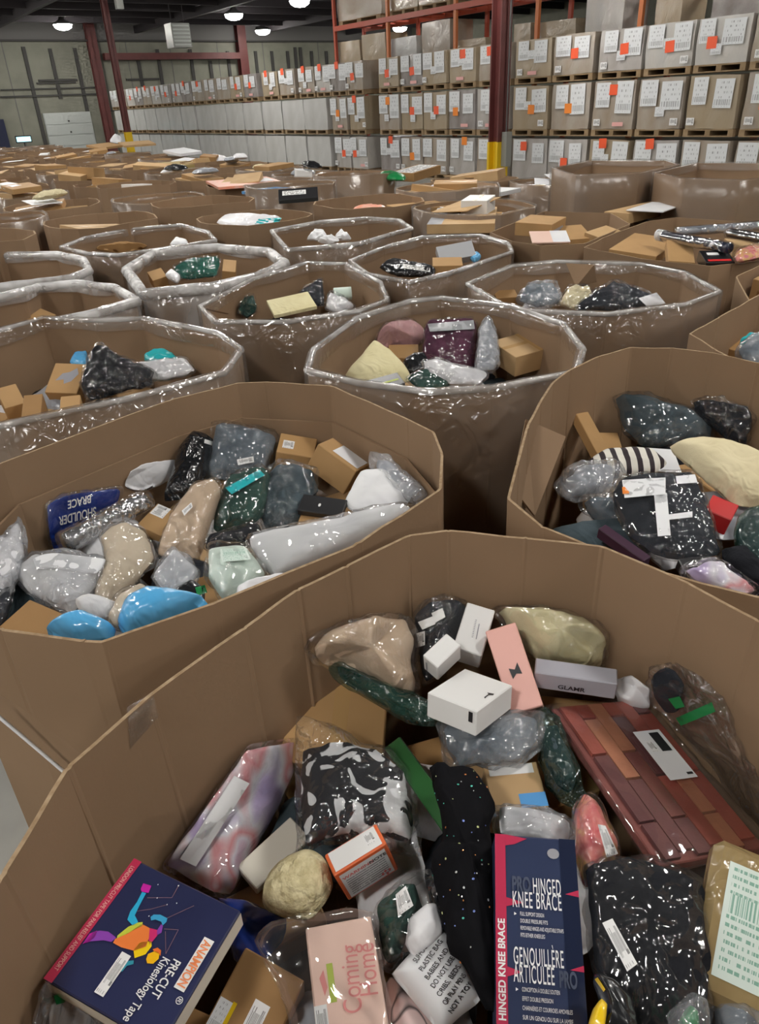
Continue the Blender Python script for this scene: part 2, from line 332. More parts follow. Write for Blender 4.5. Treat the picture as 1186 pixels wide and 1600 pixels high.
lc = column('steel_column', 30.9, 10.36, .21, .20, 1.22, 'oxide_red', 'tall red steel column with yellow foot left of the pallet stacks')
mc = column('steel_column', 12.33, 11.74, .28, .28, 1.0, 'oxide_red', 'tall red steel column with yellow foot in front of the right pallet stacks')
vs, fs = boxes([((-.30, -.10, .55), (-.16, .05, 1.18))]); link('switch_box', mesh('switch_box', vs, fs, 'grey_metal'), mc)
vs, fs = boxes([((-.19, -.06, 1.18), (-.17, -.04, 3.6))]); link('cable', mesh('cable', vs, fs, 'lamp_body'), mc)
# dock door, screen, dark doorway
(t0_, z0_), (t1_, z1_) = st_at(66, 178, SFAR), st_at(140, 176, SFAR)
dd = wbox('door_1', (SFAR - .10, t0_, 0), (SFAR - .02, t1_, 2.02), 'door_white', None, 'structure')
for k in range(4): wbox('door_section', (SFAR - .14, t0_ + .03, .02 + k * .5), (SFAR - .10, t1_ - .03, .5 + k * .5), 'door_white', dd)
for z in (1.1, 1.6): wbox('door_latch', (SFAR - .17, (t0_ + t1_) / 2 - .04, z), (SFAR - .14, (t0_ + t1_) / 2 + .04, z + .07), 'wall_strip', dd)
t_, _ = st_at(2, 205, SFAR); d2 = wbox('door_2', (SFAR - .2, t_ - 1.2, 0), (SFAR - .02, t_ + .2, 1.85), 'dark_blue', None, 'structure')
ts0, zs0 = st_at(27, 222, SFAR - .5); ts1, zs1 = st_at(47, 213, SFAR - .5)
r = root('display_screen', W(SFAR - .5, (ts0 + ts1) / 2), 'small glowing cyan screen on a stand at the far wall left of the dock door', 'screen')
wbox('screen', (SFAR - .52, ts0, zs0), (SFAR - .5, ts1, zs1), 'screen_glow', r); wbox('bezel', (SFAR - .5, ts0 - .05, zs0 - .05), (SFAR - .44, ts1 + .05, zs1 + .05), 'black_card', r)
wbox('stand', (SFAR - .47, (ts0 + ts1) / 2 - .03, 0), (SFAR - .44, (ts0 + ts1) / 2 + .03, zs0), 'black_card', r)
# unit heater
th, zh = st_at(281, 56, 34.0); r = root('unit_heater', W(34, th, zh - .5), 'grey unit heater hung from the ceiling near the far wall', 'heater')
wbox('housing', (33.7, th - .45, zh - .42), (34.4, th + .35, zh + .42), 'grey_metal', r)
for k in range(6): wbox('louver', (33.66, th - .4, zh - .36 + k * .13), (33.7, th + .3, zh - .30 + k * .13), 'door_white', r)
for q in (-.3, .25): wbox('hanger_rod', (34.0, th + q, zh + .42), (34.03, th + q + .03, CEIL), 'joist_paint', r)
wbox('fan_guard', (34.4, th - .35, zh - .32), (34.55, th + .25, zh + .3), 'wall_strip', r)
t2, z2 = st_at(186, 6, 30.0); r = root('ceiling_box', W(30, t2, z2 - .2), 'small grey junction unit under the ceiling right of the left red column', 'fixture')
wbox('housing', (29.9, t2 - .12, z2 - .15), (30.1, t2 + .12, z2 + .15), 'grey_metal', r); wbox('hanger_rod', (29.98, t2 - .01, z2 + .15), (30.01, t2 + .01, CEIL), 'joist_paint', r)
# ceiling joists
for i, s in enumerate([x * 2.4 - 12 for x in range(23)]):
    o = wbox('joist', (s, -18, CEIL - .28), (s + .09, 34, CEIL), 'joist_paint', ce)
for t in (-12, -5, 2, 9, 16.0, 23, 29): wbox('girder', (-14, t, CEIL - .42), (SFAR, t + .18, CEIL - .1), 'joist_paint', ce)
# ceiling lamps
lv, lf = lathe([(.02, .34), (.10, .34), (.13, .24), (.38, .12), (.42, .06), (.40, .05), (.38, .07)], 24)
lamp_body = mesh('reflector', lv, lf, 'lamp_body', smooth=True)
gv, gf = lathe([(.395, .055), (.35, -.06), (.20, -.14), (.005, -.165)], 16); lamp_glow = mesh('diffuser', gv, [q[::-1] for q in gf], 'lamp_glow', smooth=True)
hv, hf = lathe([(.012, .34), (.012, .62)], 8); lamp_rod = mesh('hanger', hv, hf, 'lamp_body')
LP = [(39.7, 11.3), (34.7, 17.2), (41.2, 22.0), (39.0, 29.4), (29.9, 17.7), (24.5, 11.2), (12, 11), (2, 11), (-7, 11), (20, 17.5), (8, 17.5)]
LP += [(s, t) for t in (4, -3, -10) for s in (-7, -.5, 6, 12.5, 19, 25.5, 32, 39)]
LPL = {0: 'bright round ceiling lamp above the dock door', 1: 'bright round ceiling lamp at top centre, nearer than its neighbour', 2: 'bright round ceiling lamp above the red wall beam, right of the nearer one', 3: 'bright round ceiling lamp seen between the rack uprights', 4: 'bright round ceiling lamp cut by the top edge beside the rack'}
for i, (s, t) in enumerate(LP):
    r = root('ceiling_lamp', W(s, t, 5.33), LPL.get(i, 'round ceiling lamp hanging over the rows of bins out of view'), 'lamp', 'round ceiling lamps')
    link('reflector', lamp_body, r); link('diffuser', lamp_glow, r); link('hanger', lamp_rod, r)

# ------------------------------------------------------------------ pallet racking and stacked loads
rk = root('pallet_rack', W(15, T0 + 1.7), 'tall red pallet racking standing behind the stacked carton loads', 'rack')
RS = [2.9, 5.8, 8.7, 11.6, 14.5, 17.41, 20.38, 23.2]; RT = T0 + 1.6
for s in RS:
    for dt in (0, 1.1):
        o = wbox('upright', (s - .05, RT + dt, 0), (s + .05, RT + dt + .08, 5.38), 'rack_orange' if s in (14.5, 11.6, 17.41, 20.38) and dt == 0 else 'rack_red', rk)
for a, b in zip(RS, RS[1:]):
    for dt in (-.03, 1.12):
        for z in (2.68, 3.80): wbox('crossbeam', (a, RT + dt, z), (b, RT + dt + .05, z + .13), 'rack_red', rk)
    for k in range(4): wbox('deck_bar', (a + .4 + k * .65, RT, 3.86), (a + .46 + k * .65, RT + 1.12, 3.9), 'rack_red', rk)
PALW, PALD = .98, .8
def pallet_mesh(w, d):
    L = [((-w / 2, -d / 2, .10), (w / 2, d / 2, .125))]
    for x in (-w / 2, -.05, w / 2 - .1): L.append(((x, -d / 2, .02), (x + .1, d / 2, .10)))
    for y in (-d / 2, -.05, d / 2 - .1): L.append(((-w / 2, y, 0), (w / 2, y + .1, .02)))
    vs, fs = boxes(L); return mesh('pallet', vs, fs, 'pallet_wood')
PAL = pallet_mesh(PALW, PALD)
def load_mesh(w, d, h, mat, seed, bulge=.006):
    rr = random.Random(seed); n = 6; vs = []; fs = []
    def pt(u, v, face):
        return None
    bm = bmesh.new(); bmesh.ops.create_cube(bm, size=1)
    bmesh.ops.subdivide_edges(bm, edges=list(bm.edges), cuts=5, use_grid_fill=True)
    for v in bm.verts:
        p = v.co.copy(); f = 1 + bulge * 2 * (1 - (2 * p.z) ** 2)
        q = V((p.x * w * f, p.y * d * f, (p.z + .5) * h))
        nn = noise.noise_vector(q * 2.2 + V((seed, 0, 0))) * .018
        v.co = q + nn
    me = bpy.data.meshes.new('carton'); bm.to_mesh(me); bm.free(); me.materials.append(M(mat))
    me.polygons.foreach_set('use_smooth', [True] * len(me.polygons))
    me.set_sharp_from_angle(angle=math.radians(40))
    return me
LOADM = {m: [load_mesh(1.01, .8, .85, m, i * 3 + k) for k in range(2)] for i, m in enumerate(['load_kraft', 'load_grey', 'load_tan', 'load_dark', 'load_white'])}
LOADS_ = [load_mesh(1.03, .8, .86, 'load_silver', 50 + k, .02) for k in range(2)]
UQ = {}
def uquad(mat):
    if mat not in UQ:
        UQ[mat] = mesh('sheet', [(-.5, 0, -.5), (.5, 0, -.5), (.5, 0, .5), (-.5, 0, .5)], [(0, 1, 2, 3)], mat, uv=[(0, 0), (1, 0), (1, 1), (0, 1)])
    return UQ[mat]
ORD = ['first', 'second', 'third', 'fourth', 'fifth', 'sixth', 'seventh', 'eighth', 'ninth', 'tenth', 'eleventh', 'twelfth', 'thirteenth', 'fourteenth', 'fifteenth', 'sixteenth', 'seventeenth', 'eighteenth', 'nineteenth', 'twentieth',
       'twenty-first', 'twenty-second', 'twenty-third', 'twenty-fourth', 'twenty-fifth', 'twenty-sixth', 'twenty-seventh', 'twenty-eighth', 'twenty-ninth', 'thirtieth', 'thirty-first', 'thirty-second', 'thirty-third', 'thirty-fourth', 'thirty-fifth', 'thirty-sixth', 'thirty-seventh', 'thirty-eighth', 'thirty-ninth', 'fortieth', 'forty-first', 'forty-second', 'forty-third', 'forty-fourth', 'forty-fifth']
bnd = [7.0, 8.13, 9.2, 10.23, 11.34, 12.47, 13.61, 14.83, 15.82, 16.85, 17.78, 18.8]
cols = [(a + b) / 2 for a, b in zip(bnd, bnd[1:])] + [19.85, 20.72, 21.6, 22.6, 23.7, 24.9]
s = 26.3
while s < 41.8: cols.append(s); s += 1.12
ZT = [(0.0, .99), (1.02, .99), (2.02, .84)]
TN = ['bottom', 'middle', 'top']
SIL = [22.1 + k * 1.42 for k in range(14)]
# local frame of a load: x along -s (so that -y faces the aisle), built with rotation so that +x = -s, -y = toward the bins
ROTL = math.atan2(-WS.y, -WS.x)
def sheet(r, mat, x, z, w, h, y=-.43, name='sheet', rot=0):
    o = link(name, uquad(mat), r); o.location = (x, y, z); o.scale = (w, 1, h); o.rotation_euler = (0, rot, 0); return o
def make_load(s, tier, k, silver=False, pitch=1.1):
    z, hh = ZT[tier]; rr = random.Random(int(s * 100) * 7 + tier)
    sc = ((pitch - rr.uniform(.05, .09)) / 1.03, 1, (hh - .15) / .86)
    if silver:
        lab = 'silver white shrink-wrapped load, %s tier, %s of the pale loads from the right' % (TN[tier], ORD[k]); name = 'wrapped_load'
    else:
        lab = None; name = 'carton_load'
    r = root(name, W(s, T0 + .43 + rr.uniform(0, .08), z), lab, 'pallet load', 'stacked pallet loads', ROTL)
    p = link('pallet', PAL, r)
    p.scale = (1.3 if silver else (pitch - .06) / .98, 1, 1)
    mk = 'load_silver' if silver else rr.choice(['load_kraft', 'load_kraft', 'load_grey', 'load_tan', 'load_white', 'load_dark' if rr.random() < .5 else 'load_kraft'])
    b = link('carton', rr.choice(LOADS_ if silver else LOADM[mk]), r); b.location = (0, 0, .128); b.scale = (1.3 if silver else sc[0], 1, sc[2])
    if silver: b.scale = (1.28, 1, (hh - .15) / .87)
    if silver: return
    H = hh - .14; col = {'load_kraft': 'tan', 'load_grey': 'greyish', 'load_tan': 'brown', 'load_white': 'pale', 'load_dark': 'dark grey'}[mk]
    sheet(r, 'label_far', rr.uniform(-.30, -.22), .13 + H * .70, rr.uniform(.28, .40), H * .50, name='paper_sheet')
    sheet(r, 'label_far', rr.uniform(.2, .28), .13 + H * .64, rr.uniform(.32, .44), H * rr.uniform(.45, .65), -.432, 'paper_sheet', rr.uniform(-.03, .03))
    if rr.random() < .6: sheet(r, 'label_far', rr.uniform(-.1, .1), .13 + H * rr.uniform(.3, .6), .2, .16, -.437, 'paper_sheet')
    if rr.random() < .7: sheet(r, 'label_small', rr.choice((-.36, .36)), .13 + H * .14, .16, .12, -.437, 'paper_sheet')
    if rr.random() < .4: sheet(r, 'pink_sticker', rr.uniform(-.1, .2), .13 + H * .1, .26, .07, -.436, 'pink_sticker')
    st = rr.random()
    if st < .78:
        m = 'orange_sticker' if st < .6 else 'amber_sticker'
        sheet(r, m, rr.uniform(-.22, .12), .13 + H * rr.choice((.9, .8, .5, .45)), .19, .18, -.438, 'orange_sticker', rr.uniform(-.08, .08))
    r['label'] = '%s carton load %s, %s tier, %s stack from the right frame edge' % (col, 'with orange sticker' if st < .78 else 'without orange sticker', TN[tier], ORD[k])
for k, s in enumerate(cols):
    pt = min([abs(s - q) for q in cols if q != s])
    make_load(s, 2, k, pitch=pt)
    if s < 21.2:
        make_load(s, 1, k, pitch=pt); make_load(s, 0, k, pitch=pt)
for k, s in enumerate(SIL):
    make_load(s, 1, k, True); make_load(s, 0, k, True)
# goods on the racking, placed by what shows above the loads
RL = [(530, 62, 560, 92, 'load_tan', 'tan wrapped carton under the rack beam at its left end'), (566, 50, 600, 88, 'load_tan', 'tan wrapped carton under the rack beam, second from its left end'),
      (612, 56, 648, 82, 'load_silver', 'pale grey carton under the rack beam beside the second upright'), (659, 30, 701, 75, 'load_kraft', 'tall wrapped brown carton under the rack beam right of the ceiling lamp'),
      (713, 58, 757, 78, 'load_tan', 'low plastic-covered carton under the rack beam left of the middle column'),
      (528, -20, 592, 36, 'load_kraft', 'large wrapped carton above the rack beam at its left end'), (608, -20, 650, 24, 'load_tan', 'brown carton above the rack beam beside the second upright'), (654, -20, 702, 12, 'load_tan', 'brown carton above the rack beam at the third upright'),
      (802, 35, 828, 62, 'load_tan', 'slim tan carton on the rack right of the middle column'), (842, 28, 898, 60, 'load_tan', 'flat-topped tan carton on the rack right of the orange upright'),
      (914, -25, 976, 50, 'load_white', 'tall white film wrapped load on the rack'), (1022, -25, 1068, 35, 'load_tan', 'stack of olive tan cartons on the rack at upper right'), (1112, -25, 1190, 22, 'load_dark', 'film wrapped grey load on the rack at upper right corner')]
for x0, y0, x1, y1, m, lab in RL:
    (sa, za), (sb, zb) = wall_st(x0, y1, RT + .12), wall_st(x1, y0, RT + .12)
    up = y0 < 0 and x1 < 710
    zb0 = 3.935 if up else 2.815; zt = min(max(za, zb), 5.3)
    if zt < zb0 + .1: zt = zb0 + .3
    r = root('rack_load', W((sa + sb) / 2, RT + .55, zb0), lab, 'pallet load', 'goods on the racking', ROTL)
    wdt = abs(sa - sb); p = link('pallet', PAL, r); p.scale = (wdt / .98, 1, 1)
    b = link('carton', LOADM[m][0] if m in LOADM else LOADS_[0], r); b.location = (0, 0, .126); b.scale = (wdt / .97, 1, (zt - zb0 - .126) / .84)

# ------------------------------------------------------------------ cardboard bins
def px_poly(pts):
    out = []
    for p in pts:
        if len(p) == 2: out.append(at(p[0], p[1], 1.0))
        elif p[0] == 'w': out.append(V((p[1], p[2], p[3] if len(p) > 3 else 1.0)))
        else: out.append(at(*p))
    a = sum(out[i].x * out[(i + 1) % len(out)].y - out[(i + 1) % len(out)].x * out[i].y for i in range(len(out)))
    return out if a > 0 else out[::-1]
def inset(P, d):
    n = len(P); out = []
    for i in range(n):
        a, b, c = P[i - 1], P[i], P[(i + 1) % n]
        e1 = (b - a).xy.normalized(); e2 = (c - b).xy.normalized()
        m = V((-e1.y - e2.y, e1.x + e2.x)); l = m.length
        m = m / l if l > 1e-6 else V((-e1.y, e1.x))
        k = d / max(.5, m.dot(V((-e1.y, e1.x))))
        out.append(V((b.x + m.x * k, b.y + m.y * k, b.z)))
    return out
def film_shell(name, P, parent, mat, z0, lip, seed, out=.012, amp=.006, top=.012):
    Q = []; n = len(P)
    for i in range(n):
        for k in range(4):
            Q.append(P[i].lerp(P[(i + 1) % n], k / 4))
    O = inset(Q, -out); I = inset(Q, .02); m = len(Q); prof = [O, O, O, O, O, Q, I, I]
    vs, fs = [], []
    for j, f in enumerate((0, .3, .6, .85, 1, None, None, None)):
        for i in range(m):
            if f is not None:
                p = O[i]; v = V((p.x, p.y, z0 + (p.z - z0) * f + (.0 if f < 1 else top * .5)))
            elif j == 5: p = Q[i]; v = V((p.x, p.y, p.z + top))
            else: p = I[i]; v = V((p.x, p.y, p.z - (0 if j == 6 else lip * (1 + .6 * noise.noise(p * 4 + V((seed, 0, 0)))))))
            w = noise.noise_vector(V((v.x * 7, v.y * 7, v.z * 16 + seed)))
            v += V((w.x, w.y, w.z * .6)) * amp
            vs.append(v)
    for j in range(7):
        for i in range(m):
            k = (i + 1) % m; fs.append((j * m + i, j * m + k, (j + 1) * m + k, (j + 1) * m + i))
    return wobj(name, vs, fs, mat, parent, smooth=True)
def tube(name, P, rad, mat, parent, seed, seg=8, sub=5, amp=.35, dz=0, closed=True):
    n = len(P); Q = []
    for i in range(n if closed else n - 1):
        for k in range(sub): Q.append(P[i].lerp(P[(i + 1) % n], k / sub))
    if not closed: Q.append(P[-1])
    m = len(Q); vs, fs = [], []
    for i in range(m):
        d = (Q[(i + 1) % m] - Q[i - 1]) if closed or 0 < i < m - 1 else (Q[min(i + 1, m - 1)] - Q[max(i - 1, 0)])
        d.normalize(); a = d.cross(V((0, 0, 1))).normalized(); b = a.cross(d)
        for k in range(seg):
            th = 2 * math.pi * k / seg
            q = Q[i] + V((0, 0, dz)); rr = rad * (1 + amp * noise.noise(q * (9 if closed else 7) + V((seed, k * .5, 0))))
            vs.append(q + (a * math.cos(th) + b * math.sin(th)) * rr)
    for i in range(m if closed else m - 1):
        j = (i + 1) % m
        for k in range(seg):
            l = (k + 1) % seg; fs.append((i * seg + k, i * seg + l, j * seg + l, j * seg + k))
    if not closed: fs += [tuple(range(seg))[::-1], tuple((m - 1) * seg + k for k in range(seg))]
    return wobj(name, vs, fs, mat, parent, smooth=True)
BINS = {}
def make_bin(key, label, pts, wrap=None, band=0, seed=0, low=None, z0=0.0, shrink=.04, mat='board'):
    P = px_poly(pts); n = len(P); c = sum(P, V()) / n
    r = root('cardboard_bin', V((c.x, c.y, 0)), label, 'cardboard bin')
    BINS[key] = (P, r, c)
    I = inset(P, .0065); C_ = inset(P, .0018); D_ = inset(P, .0083)
    KS = (0, .035, .27, .5, .73, .965, 1); sub = 6
    for i in range(n):
        j = (i + 1) % n; vs, fs, fm = [], [], []
        for (a, b, a1, b1) in ((P[i], P[j], C_[i], C_[j]), (I[i], I[j], D_[i], D_[j])):
            for f in (0, .33, .66, 1):
                for k in range(sub + 1):
                    p = a.lerp(b, KS[k]) if 0 < k < sub else (a1 if k == 0 else b1); zb = z0(p) if callable(z0) else z0; q = V((c.x + (p.x - c.x) * (1 - shrink), c.y + (p.y - c.y) * (1 - shrink), zb))
                    v = q.lerp(p, f)
                    if f == 1 and 0 < k < sub: v.z += .004 * noise.noise(p * 9 + V((seed * 3.1, 0, 0)))
                    if 0 < k < sub: v += V((noise.noise(v * 3 + V((seed, 0, 0))), noise.noise(v * 3 + V((0, seed, 9))), 0)) * .006 * (1 if f < 1 else .6)
                    vs.append(v)
        w = sub + 1
        for q in range(3):
            for k in range(sub):
                fs.append((q * w + k, q * w + k + 1, (q + 1) * w + k + 1, (q + 1) * w + k)); fm.append(0)
                o = 4 * w; fs.append((o + q * w + k, o + (q + 1) * w + k, o + (q + 1) * w + k + 1, o + q * w + k + 1)); fm.append(0)
        for k in range(sub):
            a = 3 * w + k; fs.append((a, a + 1, a + 1 + 4 * w, a + 4 * w)); fm.append(1)
            fs.append((k, k + 4 * w, k + 1 + 4 * w, k + 1)); fm.append(0)
        for k in (0, sub):
            for q in range(3):
                a = q * w + k; fs.append((a, a + w, a + 5 * w, a + 4 * w) if k == 0 else (a, a + 4 * w, a + 5 * w, a + w)); fm.append(0)
        wobj('panel', vs, fs, [mat, 'board_edge'], r, fmat=fm)
    bq = [V((c.x + (p.x - c.x) * (.985 - shrink), c.y + (p.y - c.y) * (.985 - shrink), (0 if callable(z0) else z0) + .02)) for p in P]
    if not callable(z0): wobj('bottom', bq, [tuple(range(n))], mat, r)
    if wrap: film_shell('stretch_wrap', P, r, wrap, .08, .05, seed)
    if band: tube('film_band', P, band, 'bunched', r, seed, dz=-band * .35, amp=.22)
    return r
def slab(name, pts, th, mat, parent, mats=None):
    """a thin board through four world points"""
    n = (pts[1] - pts[0]).cross(pts[3] - pts[0]).normalized() * th
    vs = list(pts) + [p + n for p in pts]
    return wobj(name, vs, BOXF, mat, parent)

rA = make_bin('A', 'nearest open cardboard bin, unwrapped, filled with bagged goods at the bottom', [(0, 1365), (103, 1199), (230, 1085), (380, 980), (465, 920), (540, 884), (637, 836), (700, 828), (822, 838), (943, 853), (1075, 908), (1186, 968),
     ('w', .76, .80), ('w', .74, .45), ('w', .60, .25), ('w', .30, .17), ('w', -.16, .17), ('w', -.40, .28), ('w', -.49, .42)], seed=1)
rB = make_bin('B', 'unwrapped cardboard bin at left holding bags, boxes and blue plastic parcels', [(0, 723), (265, 625), (370, 598), (415, 596), (520, 603), (640, 655), (680, 676), (693, 710), (690, 765), (560, 850), (335, 945), (160, 1005), (130, 1003), (0, 985),
     ('w', -.92, 1.16), ('w', -1.08, 1.4), ('w', -1.1, 1.62)], seed=2, z0=lambda p: min(.83, max(.56, .79 - (p.x + .69) * 1.0)), shrink=.0)
Bl = px_poly([(265, 625), (370, 598), (520, 603), (640, 655), (693, 710), (690, 765), (560, 850), (335, 945), (160, 1005), (130, 1003), ('w', -.74, 1.12), ('w', -.91, 1.22), ('w', -1.02, 1.5), ('w', -1.0, 1.8)])
bc = sum(Bl, V()) / len(Bl); Bl = inset(Bl, .012); BFILL = [p.copy() for p in Bl]; n = len(Bl)
for i in range(n):
    a, b = Bl[i].copy(), Bl[(i + 1) % n].copy(); a.z = b.z = .88
    slab('lower_panel', [V((a.x, a.y, .0)), V((b.x, b.y, .0)), b, a], -.008, 'board', rB)
wobj('bottom', [V((p.x, p.y, .02)) for p in Bl], [tuple(range(n))], 'board', rB)
ea, eb = at(0, 985, 1.0), at(130, 1003, 1.0); en = (eb - ea).cross(V((0, 0, 1))).normalized()
tube('torn_edge', [on_plane(-30, 1096, ea, en), on_plane(30, 1146, ea, en), on_plane(70, 1180, ea, en), on_plane(112, 1216, ea, en)], .004, 'white_sheet', rB, 3, seg=6, sub=3, amp=.3, closed=False)
rC = make_bin('C', 'unwrapped cardboard bin at right holding a striped cloth, black bags and a cream pillow', [(1186, 566, 1.05), (1112, 550, 1.06), (1050, 543, 1.06), (985, 542, 1.06), (935, 556, 1.055), (890, 577, 1.05), (862, 598, 1.05), (842, 628, 1.04), (822, 668, 1.03), (806, 725, 1.01), (792, 780, .98), (845, 825, .97), (1010, 890, .96), (1186, 935, .96),
     ('w', .98, 1.08, .98), ('w', 1.2, 1.28, 1.0), ('w', 1.36, 1.65, 1.02), ('w', 1.36, 2.0, 1.04)], seed=3)
slab('flap', [at(822, 655, 1.0), at(884, 682, .95), at(836, 806, .80), at(800, 760, .90)], .006, 'board', rC)
rD = make_bin('D', 'film-wrapped cardboard bin in the middle holding a plum bag and a pale yellow pillow', [(480, 578), (490, 545), (560, 495), (640, 470), (690, 465), (800, 478), (880, 505), (912, 545), (900, 580), (770, 605), (670, 611), (560, 597)], 'wrap', .011, 4)
slab('flap', [at(812, 480, .99), at(838, 490, .99), at(838, 524, .9), at(812, 518, .9)], .006, 'board', rD)
rE = make_bin('E', 'film-wrapped cardboard bin at left holding a black crumpled bag and a teal one', [('w', -1.5, 3.42), (150, 500), (225, 497), (340, 520), (378, 545), (350, 582), (200, 622), (0, 664), ('w', -1.42, 2.16), ('w', -1.72, 2.7), ('w', -1.72, 3.1)], 'wrap', .010, 5)
rF = make_bin('F', 'film-wrapped cardboard bin holding a yellow-green flat pack, right of the white-banded bin', [(312, 478), (395, 435), (480, 410), (540, 412), (595, 440), (605, 468), (560, 485), (450, 502), (335, 502)], 'wrap', .010, 6)
slab('flap', [at(322, 482, .98), at(352, 466, .98), at(358, 490, .9), at(328, 500, .9)], .006, 'board', rF)
rG = make_bin('G', 'film-wrapped cardboard bin at right of centre holding dark plastic bags', [(730, 443, .955), (800, 415, .955), (870, 408, .955), (1000, 412, .955), (1070, 425, .955), (1125, 455, .955), (1070, 475, .955), (950, 490, .955), (800, 484, .955)], 'wrap', .010, 7)
slab('flap', [at(884, 411, .99), at(928, 414, .99), at(932, 440, .88), at(900, 448, .88)], .006, 'board', rG)
make_bin('H', 'cardboard bin with a thick white band of bunched film around its rim', [(197, 420, .955), (240, 394, .955), (340, 385, .955), (420, 392, .955), (445, 410, .955), (400, 432, .955), (330, 447, .955), (225, 457, .955)], 'wrap_white', .034, 8)
make_bin('I', 'film-wrapped cardboard bin holding white paper scraps behind the centre bin', [(424, 360, .955), (500, 346, .955), (575, 340, .955), (625, 344, .955), (643, 356, .955), (560, 380, .955), (450, 390, .955)], 'wrap', .016, 9)
make_bin('J', 'film-banded cardboard bin cut by the left frame edge, one brown carton inside', [('w', -1.85, 4.05), (60, 447, .955), (120, 441, .955), (180, 448, .955), (213, 468, .955), (150, 488, .955), (60, 505, .955), (0, 520, .955), ('w', -2.0, 3.2), ('w', -2.15, 3.7)], 'wrap_white', .026, 10)
make_bin('K', 'film-banded cardboard bin at the left edge left of the white-banded bin', [(0, 398, .955), (90, 396, .955), (130, 405, .955), (139, 421, .955), (110, 433, .955), (50, 441, .955), (0, 447, .955), ('w', -2.6, 4.45), ('w', -2.75, 4.95)], 'wrap_white', .028, 11)
make_bin('L', 'cardboard bin with thin film edge behind the white-banded bin', [(95, 386, .955), (130, 372, .955), (200, 358, .955), (285, 351, .955), (325, 362, .955), (337, 375, .955), (250, 389, .955), (185, 398, .955), (140, 396, .955)], 'wrap', .013, 12)
make_bin('M', 'film-wrapped cardboard bin holding a grey box and a black bag', [(547, 407, .955), (600, 386, .955), (660, 370, .955), (750, 367, .955), (795, 380, .955), (800, 393, .955), (700, 427, .955), (640, 440, .955), (575, 428, .955)], 'wrap', .012, 13)
make_bin('N', 'cardboard bin holding a pink and white sheet and a carton', [(765, 363, .955), (850, 330, .955), (955, 333, .955), (985, 350, .955), (915, 380, .955), (845, 384, .955), (800, 377, .955)], None, 0, 14)
make_bin('O', 'cardboard bin at right piled with flat cartons and black tubes in plastic', [(912, 387, .955), (940, 372, .955), (1010, 346, .955), (1055, 340, .955), (1186, 348, .955), (1250, 372, .955), (1240, 402, .955), (1145, 412, .955), (1110, 416, .955), (1000, 404, .955)], None, 0, 15)
make_bin('P', 'cardboard bin at the right edge below the one with black tubes', [(1150, 432, .955), (1200, 408, .955), (1290, 412, .955), (1330, 445, .955), (1280, 480, .955), (1170, 470, .955)], None, 0, 16)
make_bin('Q', 'cardboard bin at the right edge holding a grey plastic bag', [(1076, 521), (1120, 497), (1186, 460), (1290, 460), (1330, 520), (1290, 580), (1210, 588), (1165, 572), (1115, 545)], None, 0, 17)
make_bin('R', 'tall film-wrapped cardboard bin in front of the right pallet stacks, left of a similar one', [(862, 263, 1.19), (925, 251, 1.19), (1040, 251, 1.19), (1062, 258, 1.19), (1000, 271, 1.19), (900, 275, 1.19)], 'wrap_far', 0, 18)
make_bin('S', 'tall film-wrapped cardboard bin at the right frame edge in front of the pallet stacks', [(1022, 270, 1.19), (1090, 255, 1.19), (1200, 255, 1.19), (1260, 262, 1.19), (1240, 276, 1.19), (1160, 283, 1.19), (1070, 280, 1.19)], 'wrap_far', 0, 19)

# far bins on the staggered grid
MIDC = [('y7', 765, 278), ('x1', 150, 350), ('x2', 80, 325), ('x3', 330, 325), ('x4', 425, 334), ('x6', 728, 336), ('x9', 960, 303), ('x8', 1130, 318), ('x5', 600, 318), ('y1', 690, 300), ('y2', 800, 304), ('y3', 870, 284), ('y4', 500, 312), ('y5', 255, 312), ('y6', 20, 345)]
NB = 16
def ring(a, b, ph=0, e=2.5):
    out = []
    for i in range(NB):
        th = 2 * math.pi * (i + .5) / NB; c, s_ = math.cos(th), math.sin(th)
        rr = 1 / ((abs(c) / a) ** e + (abs(s_) / b) ** e) ** (1 / e); out.append(V((rr * c, rr * s_, 0)))
    return out
def far_sleeve(a, b, h, seed):
    P = [p + V((noise.noise(p * 2 + V((seed, 0, 0))) * .03, noise.noise(p * 2 + V((0, seed, 0))) * .03, h + noise.noise(p * 3 + V((0, 0, seed))) * .02)) for p in ring(a, b)]
    I = inset(P, .012); vs, fs, fm = [], [], []
    for r_, z in ((P, 0), (P, 1), (I, 1), (I, 0)): vs += [V((p.x * (.97 if z == 0 else 1), p.y * (.97 if z == 0 else 1), p.z * z + (.0))) for p in r_]
    for k in range(3):
        for i in range(NB):
            j = (i + 1) % NB; fs.append((k * NB + i, k * NB + j, (k + 1) * NB + j, (k + 1) * NB + i)); fm.append(1 if k == 1 else 0)
    fs.append(tuple(range(NB))[::-1]); fm.append(0)
    me = mesh('sleeve', vs, fs, ['board', 'board_edge'], fmat=fm)
    O = inset(P, -.014); Q = []; gs = []
    for z in (.1, .5, 1): Q += [V((p.x, p.y, p.z * z + (0.01 if z == 1 else 0))) + noise.noise_vector(p * 6 + V((z * 5, seed, 0))) * .008 for p in O]
    Q += [V((p.x, p.y, p.z + .014)) for p in P]; Q += [V((p.x, p.y, p.z - .05 - .03 * noise.noise(p * 5))) for p in inset(P, .02)]
    for k in range(4):
        for i in range(NB):
            j = (i + 1) % NB; gs.append((k * NB + i, k * NB + j, (k + 1) * NB + j, (k + 1) * NB + i))
    wr = mesh('stretch_wrap', Q, gs, 'wrap_far', smooth=True)
    return me, wr
FS = [far_sleeve(.505, .465, 1.0 + .02 * (k - 1), k + 1) for k in range(4)]
